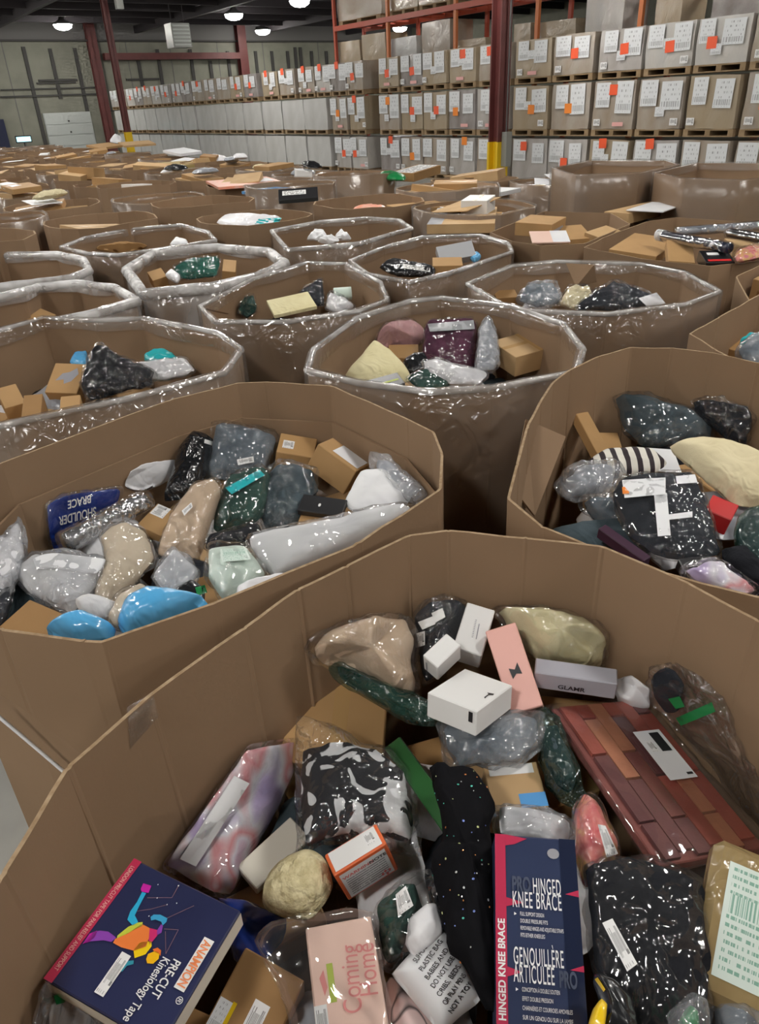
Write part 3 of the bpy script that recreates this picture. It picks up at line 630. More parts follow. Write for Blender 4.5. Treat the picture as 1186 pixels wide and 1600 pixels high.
def proj(p):
    q = p - CAM; z = q.dot(FW)
    return (593 + F * q.dot(CR) / z, 800 - F * q.dot(CU) / z, z)
cent = [(v[2].x, v[2].y) for v in BINS.values()]
FAR = []
def zone(p):
    x, y, _ = proj(p); s, t = p.dot(WS), p.dot(WT)
    if t > 10.2: return 'beside the pallet stacks'
    if x < 150: return 'towards the dock door' if s > 16 else 'along the left edge'
    if x < 330: return 'near the left red column' if s > 14 else 'left of centre'
    if x < 620: return 'before the pale wrapped loads' if s > 12 else 'behind the centre bins'
    return 'before the middle red column' if s > 9 else 'right of centre'
def add_far(p, k):
    rr = random.Random(k * 31 + 5)
    me, wr = FS[k % 4]
    r = root('cardboard_bin', V((p.x, p.y, 0)), 'open cardboard bin of parcels among the rows %s' % zone(p), 'cardboard bin', 'bins in the far rows')
    r.rotation_euler = (0, 0, ROTW + rr.uniform(-.12, .12) + (math.pi if k % 2 else 0))
    link('sleeve', me, r)
    if rr.random() < (.6 if p.dot(WS) < 9 else .2): link('stretch_wrap', wr, r)
    FAR.append((p, r))
FP = []
for nm, x, y in MIDC:
    p = at(x, y, 1.0)
    if any((p.x - a) ** 2 + (p.y - b) ** 2 < .84 ** 2 for a, b in cent): continue
    cent.append((p.x, p.y)); FP.append(V((p.x, p.y, 0)))
D0 = V((.28, 2.84, 0)); LU = V((.72, 1.05, 0)); LV = V((-.64, 1.03, 0))
for i in range(-4, 16):
    for j in range(-2, 40):
        p = D0 + LU * i + LV * j; s, t = p.dot(WS), p.dot(WT)
        if t > 6.45 or s > 37 or p.y < 3: continue
        x, y, z = proj(V((p.x, p.y, 1.0)))
        if x < -70 or x > 1250 or any((p.x - a) ** 2 + (p.y - b) ** 2 < .96 ** 2 for a, b in cent): continue
        FP.append(p)
NEARB = []
for P, r, c in BINS.values():
    ar = abs(sum(P[i].x * P[(i + 1) % len(P)].y - P[(i + 1) % len(P)].x * P[i].y for i in range(len(P)))) / 2
    NEARB.append((V((c.x, c.y, 0)), math.sqrt(ar / math.pi) * 1.04))
for it in range(60):                       # shove the bins apart until they only touch
    for a in range(len(FP)):
        for q, rad in NEARB:
            d = FP[a] - q; l = d.length; need = rad + .55
            if l < need: FP[a] = FP[a] + d / l * (need - l) * .6
        for c in range(len(FP)):
            if c == a: continue
            d = FP[a] - FP[c]; l = d.length
            if l < 1.06: FP[a] = FP[a] + d / l * (1.06 - l) * .35
FP = [p for p in FP if all((p - q).length > (rad + .5) * .95 for q, rad in NEARB)]
for p in FP: add_far(p, len(FAR))
FZ = {}
for k, (p, r) in enumerate(sorted(FAR, key=lambda q: q[0].length)):
    zn = zone(p); FZ[zn] = FZ.get(zn, 0) + 1; od = ORD[min(FZ[zn] - 1, len(ORD) - 1)]
    r['where'] = 'the %s nearest bin %s' % (od, zn)
    r['label'] = 'open cardboard bin of parcels, %s nearest of those %s' % (od, zn)

# ------------------------------------------------------------------ goods: builders
def inside(P, x, y):
    c = False; n = len(P)
    for i in range(n):
        a, b = P[i], P[i - 1]
        if (a.y > y) != (b.y > y) and x < (b.x - a.x) * (y - a.y) / (b.y - a.y) + a.x: c = not c
    return c
CUR = {'P': None, 'n': 0, 'where': ''}
def use_bin(key):
    P, r, c = BINS[key]; CUR['P'] = inset(P, .03); CUR['key'] = key
def keep_in(p):
    """slide a point along its line of sight until it stands inside the bin"""
    if CUR['P'] is None or inside(CUR['P'], p.x, p.y): return p
    d = (CAM - p)
    for k in range(1, 60):
        q = p + d * (k * .01)
        if inside(CUR['P'], q.x, q.y): return q
    return p
def nrm(tilt): return V((tilt[0], tilt[1], 1)).normalized()
def smooth_poly(P, m, sharp):
    n = len(P); L = [(P[(i + 1) % n] - P[i]).length for i in range(n)]; T = sum(L); out = []
    i, acc = 0, 0.0
    for k in range(m):
        d = T * k / m
        while acc + L[i] < d - 1e-9: acc += L[i]; i += 1
        f = (d - acc) / L[i]; a, b, c, e = P[i - 1], P[i], P[(i + 1) % n], P[(i + 2) % n]
        cat = .5 * ((2 * b) + (c - a) * f + (2 * a - 5 * b + 4 * c - e) * f * f + (3 * b - a - 3 * c + e) * f ** 3)
        out.append(cat.lerp(b.lerp(c, f), sharp))
    return out
def pillow_mesh(name, P, n, T, Tb, mat, parent, wr=.006, seed=0, seg=60, rings=11, sharp=.35, q=.6, pw=2.6, scale=1.0, freq=16, lift=0):
    c = sum(P, V()) / len(P); S = smooth_poly(P, seg, sharp)
    off = V((seed * 1.7, seed * .9, seed * .3)); vs, fs = [], []
    def put(sg, T_):
        for k in range(rings):
            s = ((k + 1) / rings) ** .8 * scale; s1 = (k + 1) / rings; s1 = s1 ** .8
            h = T_ * max(0, 1 - s1 ** pw) ** q
            for p in S:
                b = c + (p - c) * s
                w = noise.noise(b * freq + off) + .5 - 1.5 * abs(noise.noise(b * freq * 1.4 + off)) + .3 * noise.noise(b * freq * 4.1 - off)
                b = b + n * (sg * h + lift + (w * wr * (1 - .55 * s1 ** 4) if sg > 0 else 0))
                if s1 > .8:
                    e = noise.noise_vector(b * 30 + off) * wr * .7; b = b + e
                vs.append(b)
    put(1, T); k1 = len(vs); put(-1, Tb); k2 = len(vs)
    vs.append(c + n * (T + lift)); vs.append(c + n * (lift - Tb))
    for base, tip, sg in ((0, k2, 1), (k1, k2 + 1, -1)):
        for i in range(seg):
            j = (i + 1) % seg
            fs.append((tip, base + i, base + j)[::sg]); 
            for k in range(rings - 1):
                a = base + k * seg; fs.append((a + i, a + seg + i, a + seg + j, a + j)[::sg])
    a, b = (rings - 1) * seg, k1 + (rings - 1) * seg
    for i in range(seg):
        j = (i + 1) % seg; fs.append((a + i, b + i, b + j, a + j))
    if (S[1] - S[0]).cross(S[0] - c).dot(n) > 0: fs = [f[::-1] for f in fs]
    return wobj(name, vs, fs, mat, parent, smooth=True)
def bvh(o):
    me = o.data; off = o.parent.matrix_world.translation if False else (o.parent.location if o.parent else o.location)
    return BVHTree.FromPolygons([v.co + off for v in me.vertices], [tuple(p.vertices) for p in me.polygons])
def decal(name, quad, target, mat, parent, lift=.0022, n=5, m=None):
    """a thin sticker that follows the surface of target; quad = its four corners as seen in the photo"""
    t = bvh(target); m = m or n; vs, uv, fs = [], [], []; last = None
    q = [V((a, b, 0)) for a, b in quad]; hits = {}
    for j in range(m):
        for i in range(n):
            u, v = i / (n - 1), j / (m - 1)
            p = q[0].lerp(q[1], u).lerp(q[3].lerp(q[2], u), v); d = ray(p.x, p.y).normalized()
            h, nn, _, dist = t.ray_cast(CAM, d)
            hits[i, j] = (dist, d); uv.append((u, 1 - v))
    ds = sorted(x[0] for x in hits.values() if x[0])
    if not ds: print('decal missed', name, quad[0]); return None
    med = ds[len(ds) // 2]
    for j in range(m):
        for i in range(n):
            dist, d = hits[i, j]
            if dist is None or abs(dist - med) > .12: dist = med
            vs.append(CAM + d * (dist - lift))
    for j in range(m - 1):
        for i in range(n - 1):
            a = j * n + i; fs.append((a, a + n, a + n + 1, a + 1))
    return wobj(name, vs, fs, mat, parent, smooth=True, uv=uv)
SEED = [100]
def bag(name, label, cat, poly, z, T, mat, film_=None, tilt=(0, -.2), inner=.86, wr=.006, fr=.010, stick=(), q=.45, sharp=.6, Tb=.03, freq=16, inpoly=None, part='contents', group=None, zoff=0):
    """soft thing: its outline as seen, lying in a plane of the given height and tilt; a film bag may surround it"""
    SEED[0] += 1; sd = SEED[0]; n = nrm(tilt)
    cx = sum(p[0] for p in poly) / len(poly); cy = sum(p[1] for p in poly) / len(poly)
    c0 = at(cx, cy, z); P = [keep_in(on_plane(x, y, c0, n)) for x, y in poly]
    c = sum(P, V()) / len(P)
    r = root(name, V((c.x, c.y, c.z - Tb)), label, cat, group)
    if film_:
        Pi = [keep_in(on_plane(x, y, c0, n)) for x, y in inpoly] if inpoly else P
        b = pillow_mesh(part, Pi, n, T * .85, Tb * .8, mat, r, wr, sd, sharp=sharp, q=q, scale=1 if inpoly else inner, freq=freq)
        f = pillow_mesh('plastic_bag', P, n, T * .95 + .008, Tb, film_, r, fr, sd + 50, sharp=max(.7, sharp), q=.5, freq=22, scale=1.03, seg=72, rings=14)
        top = f
    else:
        top = pillow_mesh(part, P, n, T, Tb, mat, r, wr, sd, sharp=sharp, q=q, freq=freq)
    for s in stick:
        nm, qd, m = s[:3]; decal(nm, qd, top, m, r)
    r['_n'] = 0; del r['_n']
    return r, top
def solve_rect(px, z, down=None, b0=-.15, reg=.02, fixed=None):
    cx = sum(p[0] for p in px) / 4; cy = sum(p[1] for p in px) / 4; C = at(cx, cy, z)
    def quad(n): return [on_plane(x, y, C, n) for x, y in px]
    def cost(a, b):
        n = V((a, b, 1)).normalized()
        if ray(cx, cy).normalized().dot(n) > -.12: return 9
        Q = quad(n); e = [Q[1] - Q[0], Q[2] - Q[1], Q[3] - Q[2], Q[0] - Q[3]]; l = [x.length for x in e]; k = 0
        for i in range(4): k += (e[i].dot(e[i - 1]) / (l[i] * l[i - 1])) ** 2
        k += math.log(l[0] / l[2]) ** 2 + math.log(l[1] / l[3]) ** 2 + reg * (a * a + (b - b0) ** 2)
        if down:
            p0 = proj(Q[3]); p1 = proj(Q[3] - n * .05); d = V((p1[0] - p0[0], p1[1] - p0[1])).normalized()
            k += 1.5 * (1 - d.dot(V(down).normalized()))
        return k
    if fixed: a, b = fixed
    else:
        best = (9e9, 0, 0)
        for i in range(-12, 13):
            for j in range(-14, 11):
                k = cost(i * .11, j * .11)
                if k < best[0]: best = (k, i * .11, j * .11)
        st = .06
        for _ in range(4):
            k0, a0, b0_ = best
            for i in (-1, 0, 1):
                for j in (-1, 0, 1):
                    k = cost(a0 + i * st, b0_ + j * st)
                    if k < best[0]: best = (k, a0 + i * st, b0_ + j * st)
            st *= .6
        _, a, b = best
    n = V((a, b, 1)).normalized(); Q = quad(n)
    ex = ((Q[1] - Q[0]) + (Q[2] - Q[3])) / 2; ey = ((Q[3] - Q[0]) + (Q[2] - Q[1])) / 2; c = sum(Q, V()) / 4
    w, h = ex.length, ey.length; ex.normalize(); ey = (ey - ex * ey.dot(ex)).normalized()
    return {'o': c - ex * w / 2 - ey * h / 2, 'x': ex, 'y': ey, 'n': n, 'w': w, 'h': h, 'c': c}
def box(name, label, cat, px, z, th, mat, down=None, b0=-.15, reg=.02, fixed=None, bev=.002, group=None, sides=None, wood=None):
    """rigid box: the four corners of its top face as seen, its height and its thickness"""
    f = solve_rect(px, z, down, b0, reg, fixed)
    o, x, y, n, w, h = f['o'], f['x'], f['y'], f['n'], f['w'], f['h']
    top = [o, o + x * w, o + x * w + y * h, o + y * h]; lo = [p - n * th for p in top]
    c = f['c'] - n * th; base = V((c.x, c.y, min(p.z for p in lo)))
    if x.cross(y).dot(n) < 0: vs = lo[::-1] + top[::-1]
    else: vs = lo + top
    me = mesh(name, [p - base for p in vs], BOXF, mat); bevel_mesh(me, min(bev, th * .3))
    ob = link(name, me, None, base); tag(ob, label, cat, group); f['ob'] = ob; f['th'] = th
    P = CUR['P']
    if P:
        bad = [i for i, p in enumerate(top) if not inside(P, p.x, p.y)]
        if bad: print('BOX OUT', CUR['key'], label, bad, 'size', round(w, 2), round(h, 2))
    return f
def side(f, k):
    """frame of a side face of a box: 'b' below the top face's lower edge, 'r' right, 'l' left"""
    o, x, y, n, w, h, th = f['o'], f['x'], f['y'], f['n'], f['w'], f['h'], f['th']
    if k == 'b': return {'o': o + y * h, 'x': x, 'y': -n, 'n': y, 'w': w, 'h': th, 'ob': f['ob']}
    if k == 'r': return {'o': o + x * w + y * h, 'x': -y, 'y': -n, 'n': x, 'w': h, 'h': th, 'ob': f['ob']}
    if k == 'l': return {'o': o, 'x': y, 'y': -n, 'n': -x, 'w': h, 'h': th, 'ob': f['ob']}
def patch(f, name, pts, mat, lift=.0009, uv=None, par=None):
    """flat printed patch on a box face; pts in 0..1 face coordinates (u right, v down)"""
    vs = [f['o'] + f['x'] * (u * f['w']) + f['y'] * (v * f['h']) + f['n'] * lift for u, v in pts]
    fs = [tuple(range(len(vs)))]
    if (vs[1] - vs[0]).cross(vs[2] - vs[1]).dot(f['n']) < 0: fs = [fs[0][::-1]]
    if uv is None and len(pts) == 4: uv = [(0, 1), (1, 1), (1, 0), (0, 0)]
    return wobj(name, vs, fs, mat, par or f['ob'], uv=uv)
def rect(u0, v0, u1, v1): return [(u0, v0), (u1, v0), (u1, v1), (u0, v1)]
def text(f, s, u, v, size, mat, ang=0, width=None, bold=0, align='LEFT', lift=.0016, sx=1, shear=0, name='lettering', sp=1.0, par=None):
    cu = bpy.data.curves.new('t', 'FONT'); cu.body = s; cu.size = size; cu.offset = bold * size; cu.align_x = align; cu.shear = shear; cu.space_character = sp
    ob = bpy.data.objects.new('t', cu); COL.objects.link(ob)
    dg = bpy.context.evaluated_depsgraph_get(); me = bpy.data.meshes.new_from_object(ob.evaluated_get(dg))
    bpy.data.objects.remove(ob); bpy.data.curves.remove(cu)
    xs = [q.co.x for q in me.vertices]
    if not xs: return None
    k = sx if width is None else width / (max(xs) - min(xs))
    ca, sa = math.cos(math.radians(ang)), math.sin(math.radians(ang))
    dx = f['x'] * ca - f['y'] * sa; dy = f['x'] * sa * 1 + f['y'] * ca; up = -(f['y'] * ca + f['x'] * sa)
    P0 = f['o'] + f['x'] * (u * f['w']) + f['y'] * (v * f['h']) + f['n'] * lift - f['ob'].location
    for q in me.vertices: q.co = P0 + dx * (q.co.x * k) + up * q.co.y
    me.name = name; me.materials.clear(); me.materials.append(M(mat))
    if dx.cross(up).dot(f['n']) < 0: me.flip_normals()
    return link(name, me, par or f['ob'])
def frame_at(px, z, tilt, ob, lift=0):
    """a flat frame for lettering on soft things"""
    f = solve_rect(px, z, fixed=tilt); f['ob'] = ob; f['o'] = f['o'] + f['n'] * lift; return f

def tdecal(s, quad, target, mat, parent, lift=.003, bold=0, name='lettering'):
    """lettering that follows a soft surface; quad = the corners of the line of type as seen"""
    cu = bpy.data.curves.new('t', 'FONT'); cu.body = s; cu.size = 1; cu.offset = bold
    ob = bpy.data.objects.new('t', cu); COL.objects.link(ob); dg = bpy.context.evaluated_depsgraph_get()
    me = bpy.data.meshes.new_from_object(ob.evaluated_get(dg)); bpy.data.objects.remove(ob); bpy.data.curves.remove(cu)
    xs = [v.co.x for v in me.vertices]; x0, x1 = min(xs), max(xs); t = bvh(target); q = [V((a, b_, 0)) for a, b_ in quad]; ds = []
    for v in me.vertices:
        u, w = (v.co.x - x0) / (x1 - x0), 1 - v.co.y / .72
        p = q[0].lerp(q[1], u).lerp(q[3].lerp(q[2], u), w); d = ray(p.x, p.y).normalized(); h = t.ray_cast(CAM, d); ds.append((d, h[3]))
    ok = sorted(k for _, k in ds if k)
    if not ok: return None
    md = ok[len(ok) // 2]
    for v, (d, k) in zip(me.vertices, ds): v.co = CAM + d * ((k if k and abs(k - md) < .1 else md) - lift) - parent.location
    me.name = name; me.materials.clear(); me.materials.append(M(mat)); return link(name, me, parent)

# ------------------------------------------------------------------ goods in the nearest bin
use_bin('A')
f = box('carton', 'large taped brown carton under the beige garment bag in the nearest bin', 'carton', [(476, 1036), (584, 1062), (622, 1190), (420, 1200)], .70, .22, 'kraft', fixed=(.05, -.25))
patch(f, 'packing_tape', rect(.46, 0, .62, 1), 'tape')
bag('green_bag', 'dark green plastic bag peeking out below the beige garment', 'bag', [(515, 1035), (560, 1052), (610, 1072), (655, 1092), (690, 1112), (688, 1132), (655, 1134), (615, 1112), (560, 1080), (520, 1055)], .765, .02, 'dark_green', 'poly_green', (.1, -.3), wr=.004)
bag('beige_garment', 'beige garment folded in a clear bag at the back left of the nearest bin', 'garment', [(478, 1012), (500, 990), (545, 971), (590, 961), (640, 967), (655, 1000), (650, 1045), (657, 1088), (632, 1100), (600, 1080), (560, 1062), (520, 1045), (492, 1036)], .79, .05, 'beige_cloth', 'poly', (.15, -.45), .90, wr=.010)
bag('black_garment', 'black accessory with white tags in a clear bag beside the white boxes', 'garment', [(646, 962), (664, 940), (700, 932), (728, 940), (738, 975), (722, 1012), (692, 1050), (662, 1072), (650, 1020)], .77, .04, 'charcoal', 'poly_fine', (0, -.5), .92, stick=[('tag', [(653, 972), (676, 963), (681, 975), (660, 984)], 'white_card'), ('tag', [(674, 958), (691, 950), (696, 964), (680, 973)], 'white_card'), ('tag', [(648, 990), (664, 986), (664, 1008), (650, 1012)], 'label_small')])
f = box('carton_white', 'slim white carton with grey lettering standing behind the small white box', 'carton', [(729, 940), (774, 954), (752, 1025), (709, 1012)], .835, .07, 'white_card', down=(-4, 30))
patch(f, 'print', [(.44, .30), (.50, .29), (.56, .72), (.50, .73)], 'label_type'); patch(f, 'print', [(.60, .38), (.63, .375), (.68, .70), (.65, .705)], 'grey_print')
f = box('cream_box', 'small square white carton on top of the black accessory bag', 'carton', [(698, 988), (720, 1009), (683, 1042), (660, 1025)], .865, .055, 'white_card', down=(3, 40))
sf = side(f, 'b'); patch(sf, 'print', rect(.2, .3, .3, .9), 'grey_print')
f = box('mask_box', 'flat white carton with a small black mark, front of the pink box', 'carton', [(724, 1043), (804, 1072), (742, 1110), (670, 1083)], .84, .05, 'white_card', down=(-2, 40))
patch(f, 'print', [(.80, .45), (.92, .42), (.93, .46), (.87, .5), (.88, .62), (.85, .6), (.85, .48)], 'black_print'); sf = side(f, 'b'); patch(sf, 'print', rect(.85, .1, .93, .5), 'black_print')
f = box('pink_box', 'tall pink box with a black bow tie emblem', 'carton', [(757, 989), (804, 970), (850, 1104), (800, 1114)], .81, .05, 'pink_card', b0=-.3)
patch(f, 'bow_emblem', [(.35, .50), (.52, .53), (.66, .46), (.70, .60), (.53, .58), (.38, .63)], 'black_print')
bag('cream_cushion', 'cream yellow cushion in clear plastic at the back of the nearest bin', 'cushion', [(772, 955), (800, 951), (850, 954), (900, 966), (937, 980), (951, 1002), (944, 1042), (928, 1050), (880, 1044), (838, 1036), (805, 1005)], .775, .055, 'pale_yellow', 'poly', (0, -.5), .93, wr=.010, fr=.008)
f = box('grey_gift_box', 'grey gift box with dark lettering under the cream cushion', 'carton', [(834, 1026), (966, 1046), (964, 1068), (839, 1052)], .80, .045, 'grey_card', fixed=(0, -.12))
sf = side(f, 'b'); text(sf, 'GLAMR', .3, .78, .016, 'black_print', 0, bold=.02)
f = box('carton', 'brown carton beneath the grey gift box', 'carton', [(842, 1085), (972, 1100), (960, 1150), (850, 1140)], .66, .1, 'kraft', fixed=(0, -.1))
bag('paper_scrap', 'crumpled white plastic sheet behind the brick-print tray', 'plastic sheet', [(960, 1066), (985, 1062), (1012, 1085), (1015, 1108), (985, 1108), (965, 1095)], .70, .025, 'mailer_white', None, (0, -.3), wr=.012)
r, top = bag('tool_bag', 'long clear bag with dark handle and green tape at the right wall', 'bag', [(1015, 1056), (1030, 1043), (1055, 1046), (1085, 1066), (1124, 1094), (1142, 1132), (1165, 1197), (1192, 1240), (1190, 1292), (1157, 1256), (1106, 1190), (1056, 1136), (1012, 1090)], .62, .06, 'charcoal', 'poly', (-.15, -.3), fr=.016,
    inpoly=[(1018, 1062), (1036, 1052), (1054, 1058), (1066, 1080), (1060, 1110), (1040, 1112), (1020, 1085)], part='handle')
decal('green_tape', [(1056, 1122), (1112, 1097), (1118, 1112), (1064, 1134)], top, 'green_tape', r); decal('green_tape', [(1044, 1092), (1062, 1088), (1070, 1104), (1056, 1108)], top, 'green_tape', r)
# brick tray
f = box('brick_tray', 'tray of red brick-look panels sealed in clear plastic with a white label', 'panel pack', [(860, 1108), (1003, 1093), (1196, 1325), (1032, 1352)], .70, .018, 'brick_3', b0=-.25)
nb = 6; rr = random.Random(3)
for i in range(nb):
    v = -.25 * (i % 2) - .05
    while v < 1:
        a, b = max(0.015, v + .008), min(.985, v + .42 - .008); v += .42
        if b - a < .05: continue
        u0, u1 = .06 + i * .15 + .005, .06 + (i + 1) * .15 - .005
        P0 = lambda u, w, h: f['o'] + f['x'] * (u * f['w']) + f['y'] * (w * f['h']) + f['n'] * h
        vs = [P0(*p) for p in [(u0, a, 0), (u1, a, 0), (u1, b, 0), (u0, b, 0), (u0, a, .007), (u1, a, .007), (u1, b, .007), (u0, b, .007)]]
        fs = BOXF if f['x'].cross(f['y']).dot(f['n']) > 0 else [q[::-1] for q in BOXF]
        wobj('brick', vs, fs, 'brick_%d' % rr.choice((0, 0, 1, 1, 2, 3, 4)), f['ob'])
fu = dict(f); fu['o'] = f['o'] + f['n'] * .009
lb = patch(fu, 'address_label', rect(.52, .29, .80, .62), 'white_sheet', .016); patch(fu, 'print', rect(.66, .31, .76, .44), 'black_print', .017, par=lb); patch(fu, 'print', rect(.72, .585, .78, .6), 'black_print', .017, par=lb); patch(fu, 'print', rect(.56, .36, .63, .44), 'label_small', .017, par=lb)
n = f['n']; e = .02
pts = [f['o'] + f['x'] * (u * f['w']) + f['y'] * (v * f['h']) for u, v in ((-.06, -.03), (.5, -.02), (1.05, -.03), (1.04, .5), (1.06, 1.04), (.5, 1.02), (-.07, 1.05), (-.05, .5))]
pillow_mesh('plastic_bag', pts, n, .017, .02, 'poly_flat', f['ob'], .004, 777, sharp=.9, q=.2, freq=20)
# centre of the bin
bag('grey_bag', 'translucent grey plastic bag behind the sequin garment', 'bag', [(680, 1134), (715, 1122), (760, 1116), (815, 1114), (852, 1122), (852, 1160), (830, 1186), (790, 1200), (745, 1197), (706, 1204), (690, 1172)], .735, .04, 'grey_blue', 'poly_milky', (0, -.35), .85, wr=.012, fr=.014)
f = box('carton', 'small brown carton with white and blue labels above the knee brace box', 'carton', [(757, 1198), (840, 1188), (856, 1262), (768, 1268)], .70, .08, 'kraft_pale', fixed=(0, -.2))
patch(f, 'address_label', rect(.08, .03, .9, .25), 'white_card'); patch(f, 'blue_label', rect(.52, .68, 1.0, .98), 'blue_card')
bag('dark_bag', 'dark green-grey film bag between the pink box and the brick tray', 'bag', [(835, 1118), (862, 1112), (882, 1150), (905, 1200), (912, 1245), (898, 1262), (868, 1240), (842, 1190)], .715, .03, 'slate', 'poly_green', (0, -.3), .7, wr=.012, fr=.016)
bag('hazy_bag', 'hazy grey film gathered over the top of the knee brace box', 'bag', [(772, 1258), (810, 1262), (860, 1268), (897, 1284), (895, 1330), (850, 1322), (776, 1306)], .725, .02, 'mailer_white', 'poly_milky', (0, -.2), .85, wr=.006)
f = box('green_book_box', 'narrow dark green box with script lettering on its white end', 'carton', [(632, 1148), (652, 1137), (700, 1312), (668, 1344)], .73, .055, 'green_card', fixed=(-.35, -.2))
sf = side(f, 'r'); lb = patch(sf, 'white_panel', rect(.55, 0, 1, 1), 'white_card'); text(sf, 'Drawing', .94, .62, .02, 'grey_print', 180, shear=.3, par=lb)
bag('zip_bag', 'clear zip bag holding a black and white printed garment', 'garment', [(466, 1124), (492, 1126), (530, 1140), (562, 1164), (612, 1172), (640, 1210), (650, 1262), (656, 1338), (610, 1330), (540, 1318), (505, 1318), (466, 1336), (464, 1230)], .725, .035, 'zebra', 'poly_fine', (.1, -.25), wr=.012, fr=.006, sharp=.85, q=.3,
    inpoly=[(474, 1172), (510, 1165), (545, 1165), (590, 1175), (630, 1210), (642, 1262), (640, 1318), (600, 1300), (545, 1302), (505, 1310), (474, 1322), (470, 1250)])
r, top = bag('printed_parcel', 'long parcel with blurred pink and purple print in clear film', 'parcel', [(463, 1156), (430, 1160), (385, 1170), (335, 1240), (292, 1302), (255, 1352), (285, 1372), (330, 1398), (362, 1402), (386, 1352), (432, 1272), (462, 1205)], .64, .045, 'candy', 'poly', (.25, -.35), .96, wr=.004, fr=.005, sharp=.85, q=.35)
decal('address_label', [(366, 1212), (390, 1224), (306, 1354), (281, 1342)], top, 'white_sheet', r)
f = box('ivory_box', 'flat ivory carton beside the pink and purple parcel', 'carton', [(440, 1262), (478, 1306), (407, 1393), (384, 1368)], .64, .03, 'ivory_card', fixed=(.1, -.3))
bag('fluffy_ball', 'cream fluffy nubbed ball beside the orange note box', 'soft toy', [(412, 1390), (434, 1354), (478, 1332), (508, 1344), (520, 1380), (508, 1410), (482, 1434), (444, 1435), (416, 1420)], .69, .05, 'fluff', None, (0, -.25), wr=.004, q=.5, sharp=.1, freq=30)
f = box('note_box', 'orange and white carton printed with a warning note', 'carton', [(506, 1331), (588, 1291), (603, 1313), (522, 1374)], .755, .095, 'orange_card', down=(30, 46), reg=.004)
lb = patch(f, 'white_panel', rect(.06, .06, .94, .92), 'white_card'); patch(f, 'bar_code', rect(.70, .15, .88, .7), 'label_small', .0015, par=lb)
sf = side(f, 'b'); lb = patch(sf, 'white_panel', rect(.07, .08, .93, .93), 'label_type'); patch(sf, 'header', rect(.08, .09, .92, .3), 'white_card', .0013, par=lb)
text(sf, 'WARNING', .10, .26, .0115, 'pink_print', 0, bold=.02, lift=.002, par=lb); text(sf, 'NOTE', .60, .26, .0115, 'black_print', 0, bold=.02, lift=.002, par=lb)
for a, b in ((.72, .80), (.80, .86), (.78, .75), (.86, .78)): patch(sf, 'flower_print', [(a - .03, b), (a, b - .05), (a + .03, b), (a, b + .05)], 'pink_print', .002, par=lb)
bag('foliage_bag', 'clear bag of dark green plastic leaves and white foam', 'bag', [(588, 1424), (612, 1392), (640, 1374), (672, 1366), (684, 1415), (690, 1465), (650, 1500), (608, 1520), (594, 1500)], .70, .05, 'dark_green', 'poly', (0, -.25), wr=.014, fr=.016, inpoly=[(592, 1425), (620, 1390), (648, 1384), (660, 1420), (640, 1460), (610, 1500), (598, 1490)], stick=[('bar_code', [(618, 1398), (634, 1384), (646, 1415), (622, 1432)], 'label_small')])
bag('white_foam', 'white foam pouch under the bag of green leaves', 'pouch', [(640, 1440), (668, 1415), (684, 1418), (690, 1465), (652, 1500), (636, 1478)], .73, .03, 'mailer_white', None, (0, -.2), wr=.006)
r, top = bag('warning_packet', 'white packet printed with a plastic bag suffocation warning', 'packet', [(612, 1522), (650, 1482), (688, 1446), (716, 1492), (752, 1560), (722, 1585), (690, 1614), (650, 1570)], .70, .035, 'white_sheet', None, (0, -.25), wr=.002, sharp=.7)
for k, s in enumerate(['SUFFOCATION', 'PLASTIC BAG', 'BABIES AND', 'DO NOT USE', 'CRIBS, BEDS', 'OR PLAY PENS', 'NOT A TOY']):
    x, y = 650 + k * 9.2, 1504 + k * 13.2
    tdecal(s, [(x - 6, y - 4), (x + 26, y - 50), (x + 33, y - 46), (x + 1, y + 1)], top, 'black_print', r, bold=.01)
tdecal('WARNING', [(674, 1455), (690, 1400), (698, 1404), (682, 1459)], top, 'black_print', r)
bag('doodle_pouch', 'pale pink pouch with black line doodles at the bottom edge', 'pouch', [(604, 1536), (620, 1528), (655, 1572), (690, 1615), (700, 1680), (606, 1680)], .66, .03, 'doodle', None, (0, -.2), wr=.004)
# the black sequin garment and its sequins
sq = [(672, 1196), (690, 1190), (703, 1206), (720, 1199), (745, 1210), (765, 1234), (774, 1272), (763, 1302), (772, 1350), (772, 1400), (776, 1450), (779, 1520), (771, 1576), (750, 1566), (722, 1512), (700, 1492), (694, 1450), (686, 1395), (672, 1352), (692, 1312), (682, 1255)]
r, top = bag('sequin_garment', 'black ruched garment dotted with coloured sequins', 'garment', sq, .765, .045, 'sequin_cloth', None, (0, -.12), wr=.010, q=.5, freq=26)
tv = bvh(top); rr = random.Random(11); cols_ = ['seq_a', 'seq_b', 'seq_c', 'seq_d', 'seq_e']
for nme, c in zip(cols_, [(.9, .9, .9), (.95, .35, .12), (.15, .75, .6), (.3, .4, .95), (.8, .85, .4)]): pmat(nme, c, .15, metal=.3, spec=.8)
vs, fs, fm = [], [], []
for k in range(80):
    x, y = rr.uniform(676, 776), rr.uniform(1200, 1560); h = tv.ray_cast(CAM, ray(x, y).normalized())
    if h[0] is None: continue
    p, n_ = h[0], h[1]
    if n_.dot(CAM - p) < 0: n_ = -n_
    a = n_.orthogonal().normalized(); b = n_.cross(a); rad = rr.choice((.0011, .0013, .002)); i0 = len(vs)
    vs += [p + n_ * .001 + (a * math.cos(t) + b * math.sin(t)) * rad for t in [q * math.pi / 3 for q in range(6)]] + [p + n_ * .0022]
    for q in range(6): fs.append((i0 + q, i0 + (q + 1) % 6, i0 + 6)); fm.append(k % 5)
o = wobj('sequins', vs, fs, cols_, r, fmat=fm); o['kind'] = 'stuff'
